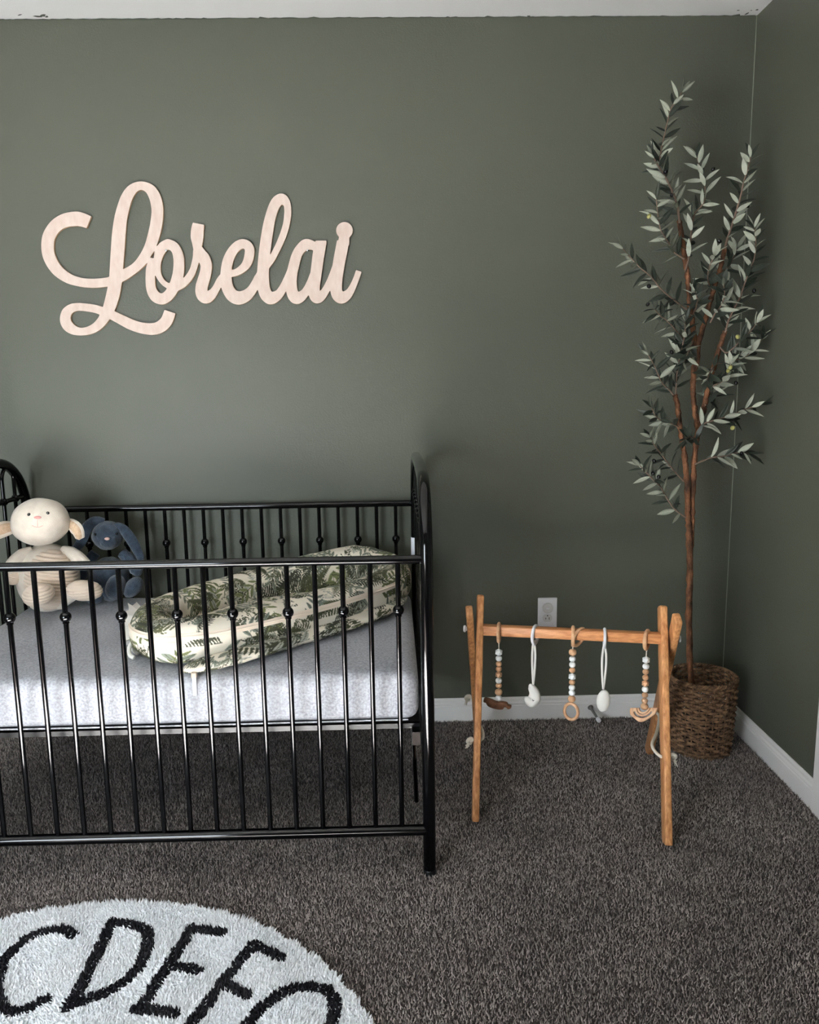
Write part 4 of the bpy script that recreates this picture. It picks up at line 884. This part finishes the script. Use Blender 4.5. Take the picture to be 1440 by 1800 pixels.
ec = at(1061, 1231, c.y); MB().ball(ec, (.0205, .015, .0355), 28, 20, R3(0, 4, 0), fn=lambda d: 1+.03*nz(d, 7)-.08*max(0,d.z)).build('body', M['cotton'], t4)

# ------------------------------------------------------------------ woven basket
BC = Vector((1.045, -.268, 0)); BH = .262
basket = thing('woven_basket', 'round brown woven basket holding the olive tree in the corner', 'basket', BC)
def b_rad(z): u = z/BH; return .098+.012*u+.003*math.sin(u*math.pi)
m = MB(); rows = 25; nst = 30
rb = random.Random(9)
for k in range(rows):
    z = .005+(BH-.012)*k/(rows-1); seg = 136; R0 = b_rad(z); ph = (k % 2)*math.pi; vs = []; sub = 6
    tw = rb.uniform(0, 6)
    for i in range(seg):
        a = 2*math.pi*i/seg; w_ = math.sin(a*nst/2+ph)
        r_ = R0+.0046*w_; zz = z+.0012*math.sin(a*5+tw)+.0008*math.sin(a*13+2*tw)
        for q in range(sub):
            b2 = 2*math.pi*q/sub; vs.append((BC.x+(r_+.0032*math.cos(b2))*math.cos(a), BC.y+(r_+.0032*math.cos(b2))*math.sin(a), zz+.0051*math.sin(b2)))
    m.add(vs, [(i*sub+q, i*sub+(q+1) % sub, ((i+1) % seg)*sub+(q+1) % sub, ((i+1) % seg)*sub+q) for i in range(seg) for q in range(sub)])
wv = m.build('weave', M['wicker'], basket); wv['kind'] = 'stuff'
m = MB()
for i in range(nst):
    a = 2*math.pi*(i+.5)/nst; m.tube([(BC.x+b_rad(z)*math.cos(a), BC.y+b_rad(z)*math.sin(a), z) for z in (0.004, .09, .18, BH-.004)], .0028, 6)
st_ = m.build('stakes', M['wicker'], basket); st_['kind'] = 'stuff'
rim = MB()
for tw in (0, 2.1, 4.2):
    pts = []
    for i in range(180):
        a = 2*math.pi*i/180; b2 = a*22+tw; r_ = b_rad(BH)+.0040*math.cos(b2)
        pts.append((BC.x+r_*math.cos(a), BC.y+r_*math.sin(a), BH-.002+.0040*math.sin(b2)))
    rim.tube(pts, .0038, 6, closed=True)
rim.build('braided_rim', M['wicker'], basket)
MB().lathe([(.088, .001), (.0955, .003), (.0955, .008), (.09, .010)], BC, 48).build('bottom', M['wicker'], basket)

# ------------------------------------------------------------------ olive tree
tree = thing('olive_tree', 'tall slender artificial olive tree with silvery leaves in the basket', 'tree', (BC.x, BC.y, .011))
TY = -.262
MB().lathe([(.060, .0115), (.075, .105), (.078, .108), (.074, .112)], BC, 32).build('nursery_pot', M['pot'], tree)
def tp_(x, y, Y):
    p = at(x, y, Y)
    if p.x > XR-.035:                      # keep clear of the right wall: nearer to the room
        d = _ray(x, y); p = CAM+d*((XR-.035-CAM.x)/d.x)
    if p.y > -.03: p = at(x, y, -.03)
    return p
tr = random.Random(21)
def stem(pts, radii, name, dy=0.0, y0=TY, m_='bark'):
    n_ = len(pts); W = [tp_(x, y, y0+dy*i/(n_-1)) for i, (x, y) in enumerate(pts)]
    P = catmull(W, 8); N2 = len(P)
    rr_ = np.interp(np.linspace(0, 1, N2), np.linspace(0, 1, len(radii)), radii)
    P = [Vector(p)+Vector((tr.uniform(-1,1), tr.uniform(-1,1), 0))*float(r_)*.16 for p, r_ in zip(P, rr_)]
    rr_ = [float(r_)*(1+.08*math.sin(i*1.9)+.10*tr.uniform(-1,1)) for i, r_ in enumerate(rr_)]
    return MB().tube(P, rr_, 10).build(name, M[m_], tree), W
trunk_a, _ = stem([(1219,1252),(1217,1215),(1213,1160),(1211,1080),(1213,1000),(1212,940),(1209.6,908),(1208,848),(1203,800),(1196,754),(1191,712),(1187,694)], [.0105,.0105,.0108,.0110,.0112,.0110,.0095,.0092,.0090,.0088,.0085,.0080], 'trunk')
trunk_b, _ = stem([(1214,1010),(1217,950),(1217,908),(1219,837),(1224,779),(1229,754),(1237,719),(1247,675),(1262,621),(1275,582)], [.003,.006,.0088,.0092,.0092,.0090,.0088,.0086,.0084,.0076], 'trunk', 0.0, TY+.008)
trunk_c, _ = stem([(1227,765),(1223,729),(1219,696),(1219,671),(1222,621),(1219,579),(1214,544),(1211.7,517),(1208.5,483),(1203,448),(1197,404),(1194.5,388)], [.007,.0088,.0088,.0088,.0088,.0086,.0084,.0083,.0082,.0080,.0078,.0074], 'trunk', 0.0, TY+.012)
trunk_d, _ = stem([(1222,650),(1225,640),(1230,598),(1241,560),(1251,521),(1264,479),(1272,448),(1274.5,436)], [.006,.0076,.0078,.0078,.0076,.0072,.0068,.0062], 'trunk', 0.0, TY+.004)

def leaf_mesh(curl, wid, twist):
    m = MB(); nL = 9; top = []; bot = []
    for i in range(nL):
        u = i/(nL-1); w_ = wid*(math.sin(math.pi*u**.85)**.9)*.5 + (.010 if i == 0 else 0.0) if i < nL-1 else .004
        z = -curl*u*u; tws = twist*u
        for s in (-1, 0, 1):
            y = s*w_; fold = .10*w_*abs(s)
            top.append((u, y*math.cos(tws)-0*math.sin(tws), z+fold+y*math.sin(tws)+.006)); bot.append((u, y*math.cos(tws), z+fold+y*math.sin(tws)-.006))
    f1 = [(i*3+j, (i+1)*3+j, (i+1)*3+j+1, i*3+j+1) for i in range(nL-1) for j in range(2)]
    m.v = [Vector(p) for p in top+bot]; nb = len(top)
    m.f = [list(f) for f in f1]+[[nb+k for k in reversed(f)] for f in f1]; m.mi = [0]*len(f1)+[1]*len(f1)
    # rim of the blade
    for j in (0, 2):
        for i in range(nL-1): m.f.append([i*3+j, (i+1)*3+j, nb+(i+1)*3+j, nb+i*3+j]); m.mi.append(0)
    me = bpy.data.meshes.new('leaf'); me.from_pydata([tuple(v) for v in m.v], [], m.f)
    me.materials.append(M['leaf_top']); me.materials.append(M['leaf_under']); me.polygons.foreach_set('material_index', m.mi)
    me.polygons.foreach_set('use_smooth', [True]*len(m.f)); me.update(); return me
LEAVES = [leaf_mesh(c_, w_, t_) for c_, w_, t_ in ((.10,.27,.1),(.22,.24,-.25),(-.10,.29,.2),(.30,.23,.4),(.05,.31,-.1),(.16,.26,.3))]
n_leaf = [0]; extra = MB()
TO = ORG[tree.name]
def put_leaf(base, d, nrm, L, parent):
    d = d.normalized(); nrm = (nrm-d*nrm.dot(d)).normalized(); y = nrm.cross(d)
    Mx = Matrix(((d.x*L, y.x*L, nrm.x*L, 0), (d.y*L, y.y*L, nrm.y*L, 0), (d.z*L, y.z*L, nrm.z*L, 0), (0,0,0,1)))
    tip = base+d*L
    if tip.x > XR-.006 or tip.y > -.006: return
    me = tr.choice(LEAVES)
    if n_leaf[0] < 300:
        o = place('leaf', me, parent); o.matrix_local = Matrix.Translation(base-TO) @ Mx; n_leaf[0] += 1
    else:
        extra.add([(Matrix.Translation(base) @ Mx) @ v.co for v in me.vertices], [list(p.vertices) for p in me.polygons]); extra.mi[-len(me.polygons):] = [p.material_index for p in me.polygons]
def olive(p, parent, green=False):
    s = tr.uniform(.0055, .0068); MB().ball(p, (s, s, s*1.25), 12, 10, R3(tr.uniform(-60,60), tr.uniform(-60,60), 0)).build('olive', M['olive_green' if green else 'olive'], parent)
def twig(pts, r0=.0030, r1=.0014, dy=0.0, y0=TY, start=.12, sp=.0205, size=(.050,.070), leaves=True, pale=.54):
    o, W = stem(pts, [r0, (r0+r1)/2, r1], 'branch', dy, y0, 'twig')
    if not leaves: return o, W
    P = [Vector(p) for p in catmull(W, 12)]; cum_ = [0]
    for a_, b2 in zip(P[:-1], P[1:]): cum_.append(cum_[-1]+(b2-a_).length)
    tot = cum_[-1]; s = tot*start; rot = tr.uniform(0, 3)
    def pos(s):
        i = max(0, min(len(P)-2, next((k for k in range(len(cum_)-1) if cum_[k+1] >= s), len(P)-2)))
        f_ = (s-cum_[i])/max(1e-9, cum_[i+1]-cum_[i]); return P[i].lerp(P[i+1], f_), (P[i+1]-P[i]).normalized()
    def one(p, t_, a_, el, L):
        e1 = t_.orthogonal().normalized(); e2 = t_.cross(e1); sd = e1*math.cos(a_)+e2*math.sin(a_)
        # spread a bit more in the picture plane than in depth
        sd = Vector((sd.x, sd.y*.65, sd.z)).normalized()
        d = t_*math.cos(el)+sd*math.sin(el)+Vector((0,0,-.08))
        nrm = (t_*math.sin(el)*1.0-sd*math.cos(el))+Vector((tr.uniform(-.7,.7), tr.uniform(-.7,.7), tr.uniform(-.7,.7)))
        nrm = nrm-d*(nrm.dot(d)/d.dot(d))
        tc_ = (CAM-p).normalized(); pl = tr.random() < pale
        nrm = nrm+tc_*(-1.25 if pl else 1.0)
        put_leaf(p, d, nrm, L, o)
    while s < tot*.97:
        p, t_ = pos(s); q = s/tot
        for k in range(2):
            L = tr.uniform(*size)*(1-.22*max(0, q-.7)/.3)
            one(p, t_, rot+k*math.pi+tr.uniform(-.3,.3), math.radians(tr.uniform(30, 62)), L)
        rot += math.pi/2+tr.uniform(-.4,.4); s += sp*.82*tr.uniform(.8, 1.25)
    p, t_ = pos(tot*.995)
    for k in range(3): one(p, t_, rot+k*2.1, math.radians(tr.uniform(8, 30)), tr.uniform(*size)*.85)
    return o, W
top, _ = twig([(1195,392),(1190,358),(1182,337),(1172,315),(1157,291),(1150,278)], .0042, .0020, -.04, sp=.021)
twig([(1172,315),(1160,292),(1162,267),(1168,238),(1174,212),(1181,188),(1192,174),(1199,162)], .0026, .0013, -.02, sp=.023)
twig([(1203,455),(1185,443),(1174,424),(1162,405),(1157,378),(1154,350)], dy=-.08, sp=.020)
lft, _ = twig([(1209,545),(1196,536),(1182,525),(1162,508),(1145,487),(1126,471),(1108,452),(1095,437)], dy=-.06, sp=.0235, start=.1)
twig([(1217,608),(1203,597),(1187,579),(1174,565),(1160,554),(1152,544)], dy=-.12, sp=.021)
twig([(1188,697),(1190,660),(1195,629),(1200,608),(1204,585),(1205,565)], .0030, .0013, dy=-.07, sp=.022)
twig([(1187,697),(1175,684),(1164,673),(1157,658),(1149,640),(1140,624)], dy=-.04, sp=.021)
twig([(1196,752),(1180,744),(1164,740),(1152,730),(1146,716)], dy=-.09, sp=.020)
twig([(1202,846),(1183,825),(1164,800),(1151,783),(1143,769)], dy=-.05, sp=.021, start=.16)
low, _ = twig([(1213,914),(1187,896),(1170,871),(1160,854),(1149,844),(1135,829),(1125,818)], dy=-.06, sp=.023, start=.15)
twig([(1226,760),(1238,745),(1262,737),(1287,730),(1305,721),(1325,715),(1338,711)], dy=-.04, sp=.025, pale=.5)
kk, _ = twig([(1222,816),(1249,805),(1272,802),(1295,796),(1316,797)], dy=-.03, sp=.024, start=.22, pale=.5)
ll_, _ = twig([(1266,610),(1277,620),(1291,610),(1303,598),(1319,583),(1331,567)], dy=-.06, sp=.023, start=.2)
twig([(1258,640),(1275,636),(1291,633),(1305,630),(1320,620),(1332,608),(1340,596)], dy=.0, sp=.024, start=.2)
nn_, _ = twig([(1246,682),(1256,677),(1270,670),(1280,655),(1286,640)], dy=-.05, sp=.021)
oo_, _ = twig([(1275,584),(1281,563),(1291,542),(1301,523),(1310,496),(1318,475),(1326,455),(1329,431),(1328,414),(1326,400)], .0036, .0014, dy=-.05, sp=.021, start=.04)
pp_, _ = twig([(1205,478),(1212,448),(1216,405),(1221,377),(1235,360),(1240,344),(1238,318),(1231,294),(1225,277)], .0032, .0013, dy=.05, sp=.024)
qq_, _ = twig([(1274,438),(1279,420),(1291,383),(1301,350),(1307,323),(1316,293),(1320,276)], .0044, .0016, dy=-.03, sp=.024)
twig([(1249,567),(1258,550),(1269,535),(1274,517),(1272,500)], dy=-.09, sp=.020)
twig([(1254,510),(1245,494),(1247,470),(1256,450)], dy=-.08, sp=.021)
twig([(1216,560),(1222,545),(1226,528),(1222,512)], dy=-.10, sp=.020)
twig([(1266,478),(1280,470),(1290,452),(1296,436)], dy=.05, sp=.021)
twig([(1219,600),(1210,620),(1203,636)], dy=-.08, sp=.020)
twig([(1226,775),(1214,768),(1205,772)], dy=-.06, sp=.022)
twig([(1240,712),(1252,700),(1258,690)], dy=.06, sp=.020, pale=.3)
twig([(1258,640),(1248,655),(1243,668)], dy=-.07, sp=.021)
for (x, y, Y, g, par) in ((1170,302,TY-.05,0,top),(1181,343,TY-.04,0,top),(1254,297,TY+.03,0,pp_),(1314,362,TY-.03,0,qq_),(1265,424,TY-.04,0,qq_),(1141,503,TY-.05,0,lft),(1139,535,TY-.05,0,lft),
                         (1326,511,TY-.05,0,oo_),(1150,810,TY-.05,0,low),(1148,832,TY-.05,0,low),(1158,838,TY-.05,0,low),(1304,797,TY-.04,0,kk),(1294,673,TY-.03,0,nn_),(1181,619,TY-.09,0,low),
                         (1288,752,TY-.03,1,kk),(1284,646,TY-.06,1,nn_),(1280,652,TY-.06,1,nn_),(1297,592,TY-.06,1,ll_),(1141,380,TY-.07,1,top)):
    olive(tp_(x, y, Y), par, g)
if extra.v:
    eo = extra.build('foliage', [M['leaf_top'], M['leaf_under']], tree); eo['kind'] = 'stuff'
